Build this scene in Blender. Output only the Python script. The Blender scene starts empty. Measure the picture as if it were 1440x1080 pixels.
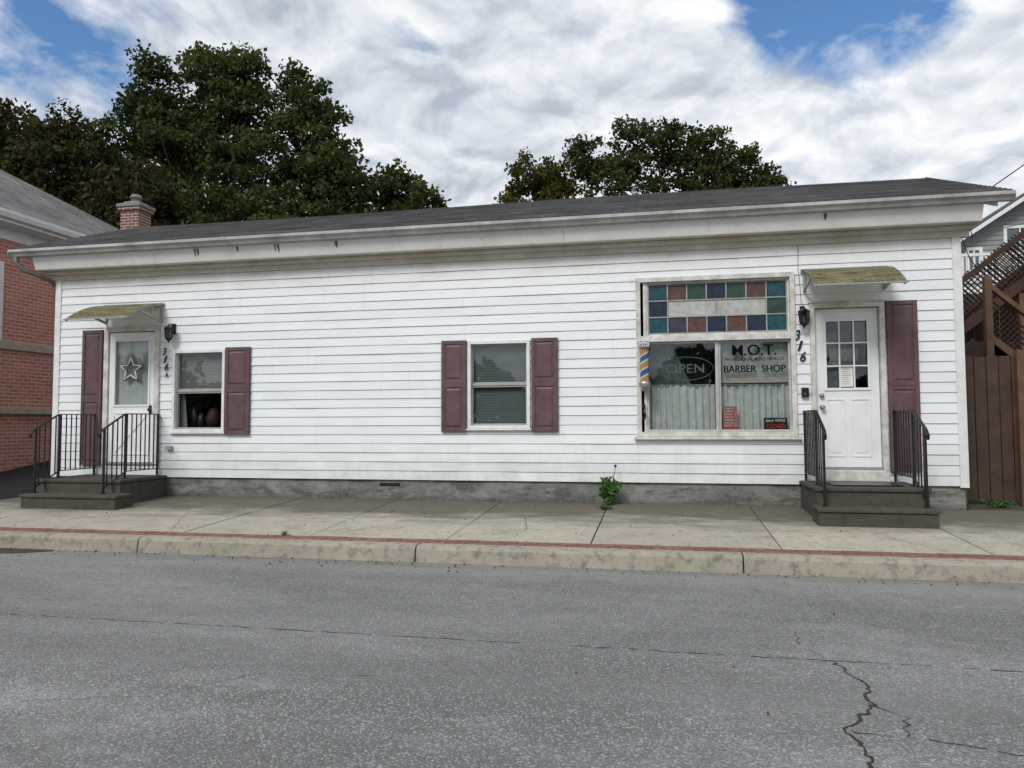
import bpy, math, random
import numpy as np
from mathutils import Vector, Matrix
random.seed(7); rng=np.random.default_rng(11)
scn=bpy.context.scene
COL=scn.collection

# ------------------------------------------------------------------ helpers
class G:
    def __init__(s): s.v=[]; s.f=[]; s.m=[]
    def quad(s,a,b,c,d,m=0):
        n=len(s.v); s.v+= [a,b,c,d]; s.f.append((n,n+1,n+2,n+3)); s.m.append(m)
    def poly(s,pts,m=0):
        n=len(s.v); s.v+=list(pts); s.f.append(tuple(range(n,n+len(pts)))); s.m.append(m)
    def hexa(s,p,m=0):
        n=len(s.v); s.v+=list(p)
        for q in ((0,3,2,1),(4,5,6,7),(0,1,5,4),(1,2,6,5),(2,3,7,6),(3,0,4,7)):
            s.f.append(tuple(n+i for i in q)); s.m.append(m)
    def box(s,x0,x1,y0,y1,z0,z1,m=0):
        s.hexa([(x0,y0,z0),(x1,y0,z0),(x1,y1,z0),(x0,y1,z0),(x0,y0,z1),(x1,y0,z1),(x1,y1,z1),(x0,y1,z1)],m)
    def bar(s,a,b,w,h,m=0,up=(0,0,1)):
        a=Vector(a);b=Vector(b);d=(b-a).normalized();u=Vector(up)
        if abs(d.dot(u))>.98: u=Vector((0,1,0))
        r=d.cross(u).normalized();u=r.cross(d).normalized()
        r*=w/2;u*=h/2
        s.hexa([tuple(q) for q in (a-r-u,a+r-u,a+r+u,a-r+u,b-r-u,b+r-u,b+r+u,b-r+u)],m)
    def prism(s,prof,x0,x1,m=0,ax='x',caps=True):
        n=len(s.v);k=len(prof)
        for X in (x0,x1):
            for (a,b) in prof:
                s.v.append((X,a,b) if ax=='x' else (a,X,b) if ax=='y' else (a,b,X))
        for i in range(k):
            j=(i+1)%k; s.f.append((n+i,n+j,n+k+j,n+k+i)); s.m.append(m)
        if caps:
            s.f.append(tuple(n+i for i in range(k))[::-1]); s.m.append(m)
            s.f.append(tuple(n+k+i for i in range(k))); s.m.append(m)
    def tube(s,pts,rad,n=8,m=0,caps=True):
        pts=[Vector(p) for p in pts]
        if not hasattr(rad,'__len__'): rad=[rad]*len(pts)
        rings=[]
        for i,p in enumerate(pts):
            d=(pts[min(i+1,len(pts)-1)]-pts[max(i-1,0)]).normalized()
            u=Vector((0,0,1)) if abs(d.z)<.9 else Vector((1,0,0))
            a=d.cross(u).normalized(); b=d.cross(a).normalized()
            base=len(s.v)
            for k in range(n):
                t=2*math.pi*k/n
                s.v.append(tuple(p+a*math.cos(t)*rad[i]+b*math.sin(t)*rad[i]))
            rings.append(base)
        for i in range(len(rings)-1):
            for k in range(n):
                k2=(k+1)%n
                s.f.append((rings[i]+k,rings[i]+k2,rings[i+1]+k2,rings[i+1]+k)); s.m.append(m)
        if caps:
            s.f.append(tuple(rings[0]+k for k in range(n))[::-1]); s.m.append(m)
            s.f.append(tuple(rings[-1]+k for k in range(n))); s.m.append(m)
    def lathe(s,c,prof,n=16,m=0):
        base=len(s.v)
        for (r,z) in prof:
            for k in range(n):
                t=2*math.pi*k/n; s.v.append((c[0]+r*math.cos(t),c[1]+r*math.sin(t),c[2]+z))
        for i in range(len(prof)-1):
            for k in range(n):
                k2=(k+1)%n
                s.f.append((base+i*n+k,base+i*n+k2,base+(i+1)*n+k2,base+(i+1)*n+k)); s.m.append(m)
    def obj(s,name,mats,parent=None,smooth=False,bevel=0,fix=True):
        me=bpy.data.meshes.new(name); me.from_pydata(s.v,[],s.f)
        if not isinstance(mats,(list,tuple)): mats=[mats]
        for q in mats: me.materials.append(q)
        me.polygons.foreach_set('material_index',s.m)
        if smooth: me.polygons.foreach_set('use_smooth',[True]*len(s.f))
        me.update()
        if fix:
            import bmesh
            bm=bmesh.new(); bm.from_mesh(me); bmesh.ops.recalc_face_normals(bm,faces=bm.faces); bm.to_mesh(me); bm.free()
        o=bpy.data.objects.new(name,me); COL.objects.link(o)
        if bevel:
            b=o.modifiers.new('bevel','BEVEL'); b.width=bevel; b.segments=2; b.limit_method='ANGLE'; b.angle_limit=math.radians(50)
        par(o,parent); return o
def par(o,p):
    if p is not None:
        o.parent=p; o.matrix_parent_inverse=Matrix.Translation(p.location).inverted()
def empty(name,loc):
    e=bpy.data.objects.new(name,None); e.location=loc; e.empty_display_size=.3; COL.objects.link(e); return e

# ------------------------------------------------------------------ materials
def nt(name):
    m=bpy.data.materials.new(name); m.use_nodes=True
    t=m.node_tree; b=t.nodes['Principled BSDF']; return m,t,b
def N(t,typ,**k):
    n=t.nodes.new(typ)
    for a,v in k.items():
        if a.startswith('_'): setattr(n,a[1:],v)
        else: n.inputs[a.replace('_',' ')].default_value=v
    return n
def L(t,a,b): t.links.new(a,b)
def c4(c): return (c[0],c[1],c[2],1)
def noise(t,vec,scale,detail=3,rough=.6,dist=0):
    n=N(t,'ShaderNodeTexNoise'); n.inputs['Scale'].default_value=scale; n.inputs['Detail'].default_value=detail
    n.inputs['Roughness'].default_value=rough; n.inputs['Distortion'].default_value=dist
    L(t,vec,n.inputs['Vector']); return n.outputs['Fac']
def maprange(t,v,a,b,c=0,d=1):
    n=N(t,'ShaderNodeMapRange'); n.inputs['From Min'].default_value=a; n.inputs['From Max'].default_value=b
    n.inputs['To Min'].default_value=c; n.inputs['To Max'].default_value=d; L(t,v,n.inputs['Value']); return n.outputs['Result']
def math_(t,op,a,b=None,clamp=False):
    n=N(t,'ShaderNodeMath',_operation=op,_use_clamp=clamp)
    for i,x in enumerate((a,b)):
        if x is None: continue
        if hasattr(x,'links'): L(t,x,n.inputs[i])
        else: n.inputs[i].default_value=x
    return n.outputs[0]
def mix(t,f,a,b,blend='MIX'):
    n=N(t,'ShaderNodeMix',_data_type='RGBA',_blend_type=blend)
    for idx,x in ((0,f),(6,a),(7,b)):
        if hasattr(x,'links'): L(t,x,n.inputs[idx])
        elif idx==0: n.inputs[0].default_value=x
        else: n.inputs[idx].default_value=c4(x)
    return n.outputs[2]
def objco(t,scale=(1,1,1)):
    c=N(t,'ShaderNodeTexCoord'); m=N(t,'ShaderNodeMapping'); m.inputs['Scale'].default_value=scale
    L(t,c.outputs['Object'],m.inputs['Vector']); return m.outputs['Vector']
def sep(t,v):
    n=N(t,'ShaderNodeSeparateXYZ'); L(t,v,n.inputs[0]); return n.outputs
def comb(t,x,y,z=None):
    n=N(t,'ShaderNodeCombineXYZ'); L(t,x,n.inputs[0]); L(t,y,n.inputs[1])
    if z is not None: L(t,z,n.inputs[2])
    return n.outputs[0]
def bump(t,b,h,dist=.01,strength=.5):
    n=N(t,'ShaderNodeBump'); n.inputs['Distance'].default_value=dist; n.inputs['Strength'].default_value=strength
    L(t,h,n.inputs['Height']); L(t,n.outputs[0],b.inputs['Normal'])
def island(t): return N(t,'ShaderNodeNewGeometry').outputs['Random Per Island']
def simple(name,c,rough=.6,var=.25,scale=6,fine=60,metal=0,bmp=0,isl=0,spec=.4,bd=.003):
    m,t,b=nt(name); v=objco(t)
    n1=noise(t,v,scale,3,.65); dark=tuple(x*(1-var) for x in c); light=tuple(min(1,x*(1+var*.4)) for x in c)
    col=mix(t,maprange(t,n1,.3,.7),dark,light)
    n2=noise(t,v,fine,2,.6)
    col=mix(t,maprange(t,n2,.3,.7,0,var*.5),col,tuple(x*.6 for x in c))
    if isl:
        col=mix(t,maprange(t,island(t),0,1,0,isl),col,tuple(x*.55 for x in c))
    L(t,col,b.inputs['Base Color']); b.inputs['Roughness'].default_value=rough; b.inputs['Metallic'].default_value=metal
    b.inputs['Specular IOR Level'].default_value=spec
    if bmp: bump(t,b,n2,bd,bmp)
    return m

def m_siding():
    m,t,b=nt('vinyl_siding'); v=objco(t); xyz=sep(t,v)
    base=mix(t,maprange(t,island(t),0,1,0,1),(.78,.795,.81),(.72,.74,.765))
    n=noise(t,objco(t,(1.2,1,3)),1.6,5,.65)
    base=mix(t,maprange(t,n,.46,.76,0,.36),base,(.58,.59,.58))
    st=noise(t,objco(t,(9,1,.8)),1.0,4,.7)
    base=mix(t,maprange(t,st,.56,.76,0,.30),base,(.52,.51,.475))
    nn=noise(t,v,2.6,5,.7)
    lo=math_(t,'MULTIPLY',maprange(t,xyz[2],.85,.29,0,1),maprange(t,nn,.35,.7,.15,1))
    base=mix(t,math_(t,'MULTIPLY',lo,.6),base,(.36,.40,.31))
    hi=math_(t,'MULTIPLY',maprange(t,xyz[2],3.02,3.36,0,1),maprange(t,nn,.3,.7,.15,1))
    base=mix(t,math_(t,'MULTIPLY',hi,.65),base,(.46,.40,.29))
    L(t,base,b.inputs['Base Color']); b.inputs['Roughness'].default_value=.45
    return m
def m_cornice():
    m,t,b=nt('painted_cornice'); v=objco(t); xyz=sep(t,v)
    n=noise(t,v,2.5,5,.7)
    base=mix(t,maprange(t,n,.40,.78),(.76,.755,.73),(.62,.60,.54))
    st=noise(t,objco(t,(14,3,1.2)),1.0,4,.7)
    base=mix(t,maprange(t,st,.62,.76,0,.6),base,(.30,.24,.17))
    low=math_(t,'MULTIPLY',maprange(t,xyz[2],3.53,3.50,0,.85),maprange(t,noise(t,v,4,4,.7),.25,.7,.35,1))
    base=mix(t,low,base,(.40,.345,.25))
    L(t,base,b.inputs['Base Color']); b.inputs['Roughness'].default_value=.6
    return m
def m_foundation():
    m,t,b=nt('foundation_concrete'); v=objco(t); xyz=sep(t,v)
    n=noise(t,v,2.2,5,.7); f=noise(t,v,45,2,.6)
    base=mix(t,maprange(t,n,.35,.62),(.25,.245,.225),(.12,.12,.105))
    base=mix(t,maprange(t,noise(t,objco(t,(.5,1,1.6)),4,5,.7),.46,.60,0,.88),base,(.05,.05,.042))
    base=mix(t,maprange(t,xyz[2],.08,-.01,0,.85),base,(.045,.043,.034))
    base=mix(t,maprange(t,f,.3,.7,0,.25),base,(.36,.35,.32))
    L(t,base,b.inputs['Base Color']); b.inputs['Roughness'].default_value=.9
    bump(t,b,f,.008,.6); return m
def m_concrete(name,c,dark,stain=.6,moss=0,wallstain=False):
    m,t,b=nt(name); v=objco(t); xyz=sep(t,v)
    n=noise(t,v,1.5,5,.7); f=noise(t,v,160,2,.6); g=noise(t,v,9,4,.7)
    base=mix(t,maprange(t,n,.38,.66),c,tuple(x*.78 for x in c))
    base=mix(t,maprange(t,island(t),0,1,0,.6),base,tuple(x*.68 for x in c))
    base=mix(t,maprange(t,g,.50,.72,0,stain),base,dark)
    base=mix(t,maprange(t,f,.35,.68,0,.46),base,tuple(x*.40 for x in c))
    if moss: base=mix(t,maprange(t,noise(t,v,6,4,.75),.5,.7,0,moss),base,(.05,.054,.028))
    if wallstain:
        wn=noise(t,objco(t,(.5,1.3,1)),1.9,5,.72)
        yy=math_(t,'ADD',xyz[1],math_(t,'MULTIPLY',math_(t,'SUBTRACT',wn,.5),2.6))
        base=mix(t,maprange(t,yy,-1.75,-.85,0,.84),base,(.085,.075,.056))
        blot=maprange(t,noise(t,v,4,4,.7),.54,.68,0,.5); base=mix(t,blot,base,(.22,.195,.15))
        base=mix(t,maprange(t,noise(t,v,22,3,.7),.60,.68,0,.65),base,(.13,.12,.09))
    L(t,base,b.inputs['Base Color']); b.inputs['Roughness'].default_value=.92; b.inputs['Specular IOR Level'].default_value=.25
    bump(t,b,f,.004,.7); return m
def m_asphalt(name,c,agg=.5):
    m,t,b=nt(name); v=objco(t); xyz=sep(t,v)
    vo=N(t,'ShaderNodeTexVoronoi'); vo.inputs['Scale'].default_value=110; L(t,v,vo.inputs['Vector'])
    vc=N(t,'ShaderNodeSeparateColor'); L(t,vo.outputs['Color'],vc.inputs[0])
    big=noise(t,objco(t,(.35,1,1)),.9,5,.65); mid=noise(t,v,7,4,.7); fine=noise(t,v,70,3,.7)
    base=mix(t,maprange(t,big,.40,.60),tuple(x*1.15 for x in c),tuple(x*.68 for x in c))
    base=mix(t,maprange(t,mid,.40,.70,0,.50),base,tuple(x*.58 for x in c))
    sp=noise(t,v,2.3,4,.7); base=mix(t,maprange(t,sp,.60,.72,0,.55),base,tuple(x*.42 for x in c))
    lt=noise(t,objco(t,(.6,1.4,1)),1.7,4,.7); base=mix(t,maprange(t,lt,.58,.72,0,.40),base,tuple(min(1,x*1.55) for x in c))
    base=mix(t,maprange(t,fine,.42,.66,0,.64),base,tuple(x*.36 for x in c))
    base=mix(t,maprange(t,vc.outputs[0],.72,1,0,agg),base,tuple(min(1,x*2.4) for x in c))
    gut=math_(t,'MULTIPLY',maprange(t,xyz[1],-3.9,-3.05,0,.7),maprange(t,noise(t,objco(t,(.7,3,1)),2,4,.7),.36,.60))
    if c[0]>.1: base=mix(t,gut,base,(.29,.27,.225))
    band=noise(t,comb(t,math_(t,'MULTIPLY',xyz[0],.04),xyz[1]),1.1,2,.5)
    base=mix(t,maprange(t,band,.4,.62,0,.38),base,tuple(x*.62 for x in c))
    L(t,base,b.inputs['Base Color']); b.inputs['Roughness'].default_value=.88; b.inputs['Specular IOR Level'].default_value=.3
    bump(t,b,vo.outputs['Distance'],-.006,.8); return m
def m_brick(name,axis,c1=(.56,.20,.13),c2=(.38,.12,.08)):
    m,t,b=nt(name); v=objco(t); xyz=sep(t,v)
    p=comb(t,xyz[0] if axis=='x' else xyz[1],xyz[2])
    br=N(t,'ShaderNodeTexBrick'); br.offset=.5
    for k,val in (('Color1',c4(c1)),('Color2',c4(c2)),('Mortar',(.55,.50,.44,1)),('Scale',1.0),('Mortar Size',.008),('Mortar Smooth',.2),('Brick Width',.21),('Row Height',.072),('Bias',0.0)):
        br.inputs[k].default_value=val
    L(t,p,br.inputs['Vector'])
    col=mix(t,maprange(t,noise(t,v,5,4,.7),.35,.7,0,.35),br.outputs['Color'],tuple(x*.6 for x in c1))
    col=mix(t,maprange(t,noise(t,v,60,2,.6),.4,.7,0,.3),col,(.5,.3,.23))
    L(t,col,b.inputs['Base Color']); b.inputs['Roughness'].default_value=.85
    return m
def m_shingle(name,c,ax='xy'):
    m,t,b=nt(name); v=objco(t); xyz=sep(t,v)
    p=comb(t,xyz[0],math_(t,'MULTIPLY',xyz[1],1.07)) if ax=='xy' else comb(t,xyz[1],math_(t,'MULTIPLY',xyz[0],1.15))
    br=N(t,'ShaderNodeTexBrick'); br.offset=.5
    for k,val in (('Color1',c4(c)),('Color2',c4(tuple(x*.62 for x in c))),('Mortar',c4(tuple(x*.25 for x in c))),('Scale',1.0),('Mortar Size',.008),('Brick Width',.30),('Row Height',.14),('Bias',0.0)):
        br.inputs[k].default_value=val
    L(t,p,br.inputs['Vector'])
    col=mix(t,maprange(t,noise(t,v,1.3,5,.7),.40,.64,0,.7),br.outputs['Color'],tuple(x*1.8 for x in c))
    col=mix(t,maprange(t,noise(t,objco(t,(.4,2.5,1)),2.2,4,.7),.5,.68,0,.6),col,tuple(x*.45 for x in c))
    col=mix(t,maprange(t,noise(t,v,80,2,.7),.4,.7,0,.5),col,tuple(x*.4 for x in c))
    L(t,col,b.inputs['Base Color']); b.inputs['Roughness'].default_value=.92
    return m
def m_glass(name,tint=(.7,.75,.74),base=.09,k=.8):
    m=bpy.data.materials.new(name); m.use_nodes=True; t=m.node_tree; t.nodes.clear()
    o=N(t,'ShaderNodeOutputMaterial'); g=N(t,'ShaderNodeBsdfGlossy'); g.inputs['Color'].default_value=(.9,.95,1,1); g.inputs['Roughness'].default_value=.02
    tr=N(t,'ShaderNodeBsdfTransparent'); tr.inputs['Color'].default_value=c4(tint)
    lw=N(t,'ShaderNodeLayerWeight'); lw.inputs[0].default_value=.5
    fr=math_(t,'ADD',math_(t,'MULTIPLY',math_(t,'POWER',lw.outputs['Facing'],3.0),k),base)
    ms=N(t,'ShaderNodeMixShader'); L(t,fr,ms.inputs[0]); L(t,tr.outputs[0],ms.inputs[1]); L(t,g.outputs[0],ms.inputs[2])
    L(t,ms.outputs[0],o.inputs[0]); return m
def m_leaf(name,a,b_,c,trans=.25):
    m=bpy.data.materials.new(name); m.use_nodes=True; t=m.node_tree; t.nodes.clear()
    o=N(t,'ShaderNodeOutputMaterial'); v=objco(t)
    col=mix(t,island(t),a,b_); col=mix(t,maprange(t,noise(t,v,.6,2,.6),.42,.60,0,.85),col,c)
    d=N(t,'ShaderNodeBsdfDiffuse'); tl=N(t,'ShaderNodeBsdfTranslucent'); L(t,col,d.inputs[0]); L(t,col,tl.inputs[0])
    ms=N(t,'ShaderNodeMixShader'); ms.inputs[0].default_value=trans; L(t,d.outputs[0],ms.inputs[1]); L(t,tl.outputs[0],ms.inputs[2])
    L(t,ms.outputs[0],o.inputs[0]); return m

SID=m_siding(); COR=m_cornice(); FND=m_foundation()
TRIM=simple('white_trim_paint',(.74,.74,.73),.5,.16,5,50)
DIRTY=simple('weathered_white_wood',(.64,.63,.59),.65,.38,7,40)
SASH=simple('grey_sash',(.36,.355,.34),.5,.2,6,50)
DOORW=simple('white_door_paint',(.78,.79,.80),.4,.09,3,30)
SHUT=simple('maroon_shutter',(.125,.070,.074),.5,.28,6,60)
CONC=m_concrete('sidewalk_concrete',(.54,.50,.405),(.25,.225,.17),.5,0,True)
CURBM=m_concrete('curb_concrete',(.42,.385,.31),(.12,.11,.085),.95)
STEPM=m_concrete('step_concrete',(.105,.096,.078),(.04,.036,.028),.8,.45)
JOINT=simple('joint_dirt',(.045,.04,.03),.95,.3)
ROAD=m_asphalt('road_asphalt',(.232,.234,.233))
DRIVE=m_asphalt('driveway_asphalt',(.022,.023,.027),.15)
CRACK=simple('crack_dark',(.03,.03,.028),.9,.3)
ROOF=m_shingle('asphalt_shingles',(.068,.068,.069))
ROOF2=m_shingle('grey_shingles',(.15,.145,.145),'yx')
BRY=m_brick('brick_side','y')
PAVER=simple('brick_paver',(.27,.135,.10),.9,.45,12,80,isl=.6)
GUT=simple('aluminium_gutter',(.44,.435,.42),.45,.4,3,30)
IRON=simple('black_iron',(.012,.012,.013),.42,.3,10,60)
BLACK=simple('black_plastic',(.015,.015,.016),.35,.2)
ALU=simple('grey_aluminium',(.36,.36,.36),.4,.2,metal=.5)
DARK=simple('dark_interior',(.06,.06,.06),.9,.3)
CURT=simple('lace_curtain',(.64,.635,.61),.9,.12,10,120)
BLIND=simple('window_blind',(.17,.18,.19),.6,.15)
BLINDW=simple('pale_blind',(.50,.50,.475),.7,.12)
BLINDM=simple('tan_blind',(.27,.26,.24),.7,.15)
GLASS=m_glass('window_glass',(.74,.79,.78))
GRASS=simple('grass_ground',(.06,.085,.03),.95,.5,.8,30)
WOOD=simple('brown_fence_wood',(.080,.046,.030),.8,.45,5,60,isl=.5)
WOOD2=simple('stair_wood',(.066,.032,.022),.8,.4,5,60,isl=.4)
WOOD3=simple('stair_rail_wood',(.15,.085,.05),.8,.4,5,60,isl=.4)
GSID=simple('grey_siding',(.25,.255,.26),.6,.12,isl=.15)
BARK=simple('tree_bark',(.07,.055,.04),.95,.4,4,20)

# ------------------------------------------------------------------ ground, road, pavement
def ground():
    g=G()
    ys=[(-400,-.2),(-60,-.2),(-14.6,-.2),(-14.2,-.33),(-3.1,-.33),(-2.9,-.2),(0,-.03),(.2,-.03),(60,-.03),(500,-.03)]
    xs=[-500,-60,-20,0,20,60,500]
    for (y0,z0),(y1,z1) in zip(ys,ys[1:]):
        for a,b in zip(xs,xs[1:]): g.quad((a,y0,z0),(b,y0,z0),(b,y1,z1),(a,y1,z1))
    g.obj('ground',GRASS)
    r=G()
    n=60
    for i in range(n):
        a=-90+180*i/n; b=a+180/n
        for y0,z0,y1,z1 in ((-14.0,-.275,-8.5,-.262),(-8.5,-.262,-3.0,-.275)): r.quad((a,y0,z0),(b,y0,z0),(b,y1,z1),(a,y1,z1))
    r.obj('road',ROAD)
    c=G()
    def zr(y): return (-.262-.013*(abs(y+8.5)/5.5))+.003
    def crack(pts,w,jit=.03,step=.05,gap=0):
        out=[]
        for (x0,y0),(x1,y1) in zip(pts,pts[1:]):
            k=max(2,int(math.hypot(x1-x0,y1-y0)/step))
            for i in range(k):
                t=i/k; out.append((x0+(x1-x0)*t+random.uniform(-jit,jit),y0+(y1-y0)*t+random.uniform(-jit,jit)))
        out.append(pts[-1])
        ww=[w*random.uniform(.25,1.5) for _ in out]
        for i in range(len(out)-1):
            if random.random()<gap: continue
            a,b=out[i],out[i+1]; dx,dy=b[0]-a[0],b[1]-a[1]; l=math.hypot(dx,dy)+1e-6; nx,ny=-dy/l,dx/l
            c.quad(*[(p[0]+s*nx*q/2,p[1]+s*ny*q/2,zr(p[1])) for p,s,q in ((a,-1,ww[i]),(b,-1,ww[i+1]),(b,1,ww[i+1]),(a,1,ww[i]))])
    crack([(-9,-5.44),(-3.5,-5.46),(.9,-5.48),(6,-5.5)],.007,.009,.05,.15)
    crack([(.93,-5.5),(1.02,-5.85),(.97,-6.13),(.79,-6.48),(.80,-6.75),(.72,-7.2)],.013,.022,.03)
    crack([(.97,-6.13),(1.08,-6.3),(1.02,-6.5)],.007,.02,.04)
    crack([(.79,-6.5),(1.1,-6.52),(1.47,-6.63),(2.2,-6.7)],.006,.013,.04,.08)
    crack([(.93,-5.5),(.80,-5.2),(.84,-4.9)],.004,.015,.05,.3)
    crack([(-9,-5.0),(-6,-5.05),(-4.6,-5.02)],.005,.012,.06,.35)
    crack([(-3.2,-6.9),(-2.5,-6.7),(-2.2,-6.3),(-1.5,-6.2)],.003,.02,.05,.4)
    c.obj('road_crack',CRACK,fix=False)
    p=G(); p.poly([(-7.9,-3.42,-.2705),(-7.2,-3.40,-.2705),(-6.75,-3.30,-.2707),(-6.45,-3.12,-.271),(-6.5,-3.03,-.2712),(-7.9,-3.03,-.2712)]); p.obj('road_patch',simple('patched_tar',(.07,.045,.035),.9,.4,12))
ground()
SL=.04
def sidewalk():
    s=G(); b=G()
    xs=[-30,-27,-24,-21,-18.5,-16.2,-14.2,-12.7,-11.2,-9.7,-8.2,-6.7,-5.2,-3.7,-2.18,-.7,1.1,2.9,4.4,5.9,7.4,9,11,13,16,19,22,26,30]
    gz=lambda y: SL*y
    for r,(y0,y1) in enumerate(((-2.625,-1.204),(-1.196,.016))):
        for a,c in zip(xs,xs[1:]):
            d=random.uniform(-.003,.003)
            s.hexa([(a+.006,y0,gz(y0)-.1),(c-.006,y0,gz(y0)-.1),(c-.006,y1,gz(y1)-.1),(a+.006,y1,gz(y1)-.1),
                    (a+.006,y0,gz(y0)+d),(c-.006,y0,gz(y0)+d),(c-.006,y1,gz(y1)+d),(a+.006,y1,gz(y1)+d)])
    e=empty('sidewalk',(0,-1.3,-.05))
    s.obj('slabs',CONC,e,bevel=.005)
    b.quad((-30,-2.9,-.135),(30,-2.9,-.135),(30,.016,-.018),(-30,.016,-.018)); b.obj('joint_bed',JOINT,e)
    p=G(); x=-20
    while x<20:
        for k,(y0,y1) in enumerate(((-2.845,-2.742),(-2.736,-2.633))):
            xx=x+(.1 if k else 0); d=random.uniform(-.003,.003); z=gz(y0)+d+.001
            p.box(xx,xx+.197,y0,y1,z-.05,z)
        x+=.203
    p.obj('brick_band',PAVER,e,bevel=.003)
    c=G(); x=.71-3.1*10
    prof=[(-2.85,-.30),(-2.85,-.113),(-2.955,-.117),(-2.985,-.126),(-3.003,-.15),(-3.03,-.32)]
    while x<30:
        c.prism(prof,x+.007,x+3.093); x+=3.1
    c.obj('kerb',CURBM,empty('curb',(0,-2.95,-.2)),bevel=.004)
    f=G(); f.prism([(-14.0,-.3),(-14.0,-.13),(-14.15,-.12),(-16,-.1),(-16,-.3)],-60,60); f.obj('opposite_sidewalk',CURBM)
    h=G()
    for (xa,ya),(xb,yb) in (((-6.1,-1.25),(-5.4,-2.6)),((-1.6,-1.25),(-1.45,-2.1)),((2.0,-1.45),(2.55,-2.6)),((-3.3,-.1),(-2.9,-1.15)),((4.2,-1.3),(3.7,-2.5))):
        n=18; pr_=None
        for i in range(n+1):
            t=i/n; p_=(xa+(xb-xa)*t+random.uniform(-.02,.02),ya+(yb-ya)*t); w=.0025*random.uniform(.5,1.5)
            if pr_: h.quad((pr_[0]-w,pr_[1],gz(pr_[1])+.0055),(pr_[0]+w,pr_[1],gz(pr_[1])+.0055),(p_[0]+w,p_[1],gz(p_[1])+.0055),(p_[0]-w,p_[1],gz(p_[1])+.0055))
            pr_=p_
    h.obj('slab_cracks',JOINT,e,fix=False)
    d=G()
    for a,q in (((.03,-.004),(1.2,.10)),((1.2,.10),(3.2,.38)),((3.2,.38),(14,.55))):
        d.quad((-12.3,a[0],a[1]),(-9.42,a[0],a[1]),(-9.42,q[0],q[1]),(-12.3,q[0],q[1]))
    # driveway apron crossing the pavement left of the steps
    d.quad((-12.3,-1.19,SL*-1.19+.006),(-9.75,-1.19,SL*-1.19+.006),(-9.55,.028,.006),(-12.3,.028,.006))
    d.obj('driveway',DRIVE)
    d=G(); d.quad((3.72,.02,-.004),(12,.02,-.004),(12,8,.02),(3.72,8,.02)); d.obj('side_path',STEPM)
sidewalk()

# ------------------------------------------------------------------ main building
H=empty('white_clapboard_building',(-2.9,2.5,0))
XL,XR=-9.39,3.67; ZB,ZT=.29,3.37
OPEN=[(-8.46,-7.53,.50,2.55),(-7.27,-6.41,.98,2.20),(-2.63,-1.77,1.02,2.22),(-.30,1.70,.92,3.00),(1.93,2.73,.50,2.55)]
def siding():
    g=G(); E=.1283; n=24
    zs=sorted(set([round(ZB+i*E,4) for i in range(n+1)]+[z for o in OPEN for z in o[2:]]))
    zs=[z for z in zs if ZB<=z<=ZT+.01]
    seams={}
    for z0,z1 in zip(zs,zs[1:]):
        if z1-z0<1e-4: continue
        k=int((z0+z1)/2/E-ZB/E); zb=ZB+k*E
        def yy(z): return -.018+.013*min(1,(z-zb)/E)
        iv=[(XL,XR)]
        for o in OPEN:
            if o[2]<=z0+1e-5 and o[3]>=z1-1e-5:
                nv=[]
                for a,b in iv:
                    if o[0]>a and o[1]<b: nv+=[(a,o[0]),(o[1],b)]
                    else: nv.append((a,b))
                iv=nv
        if k not in seams:
            r=random.Random(k*13+5); st=XL+r.choice([.8,1.6,2.4,3.1,3.6]); seams[k]=[st+i*3.66 for i in range(4)]
        cuts=seams[k]
        for a,b in iv:
            pts=[a]+[c for c in cuts if a+.05<c<b-.05]+[b]
            for i,(p,q) in enumerate(zip(pts,pts[1:])):
                off=-.0022 if sum(c<(p+q)/2 for c in cuts)%2 else 0
                nx=max(1,int((q-p)/.6)); base=len(g.v)
                for j in range(nx+1):
                    x=p+(q-p)*j/nx; w=.0026*math.sin(x*3.1+k*1.7)+.0018*math.sin(x*7.3+k*.6)
                    if j in (0,nx): w*=.3
                    g.v.append((x,yy(z0)+off+w,z0)); g.v.append((x,yy(z1)+off+w*.6,z1))
                for j in range(nx):
                    g.f.append((base+2*j,base+2*j+2,base+2*j+3,base+2*j+1)); g.m.append(0)
                if abs(z0-zb)<1e-3:
                    base=len(g.v)
                    g.v+=[(p,-.002,z0+.0005),(q,-.002,z0+.0005),(q,yy(z0)+off,z0),(p,yy(z0)+off,z0)]
                    g.f.append((base,base+1,base+2,base+3)); g.m.append(0)
                if off:
                    for x in (p,q): g.quad((x,yy(z0)+off,z0),(x,.0,z0),(x,.0,z1),(x,yy(z1)+off,z1))
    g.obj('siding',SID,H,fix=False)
siding()
g=G()
g.quad((XL,0,.29),(XL,4.8,.29),(XL,4.8,3.7),(XL,0,3.7)); g.quad((XR,0,.29),(XR,4.8,.29),(XR,4.8,3.7),(XR,0,3.7))
g.quad((XL,4.8,.29),(XR,4.8,.29),(XR,4.8,3.7),(XL,4.8,3.7))
for X in (XL,XR): g.poly([(X,0,3.7),(X,4.8,3.7),(X,2.4,4.8)])
g.obj('side_walls',SID,H,fix=False)
g=G(); g.box(XR-.09,XR+.012,-.030,.06,.27,3.37); g.box(XL-.012,XL+.09,-.030,.06,.27,3.37)
g.obj('corner_boards',TRIM,H,bevel=.004)
g=G(); g.prism([(.012,-.2),(.012,.16),(.018,.30),(4.8,.30),(4.8,-.2)],XL+.02,XR-.02); g.obj('foundation',FND,H)
g=G(); g.box(-2.9-1.05,-2.9-.75,.006,.02,.20,.24); g.obj('foundation_vent',BLACK,H)
g=G(); g.box(XL+.05,XR-.05,1.6,1.65,.3,3.3)
g.box(XL+.05,XR-.05,.1,1.6,.30,.34); g.box(XL+.05,XR-.05,.1,1.6,3.3,3.34)
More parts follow.
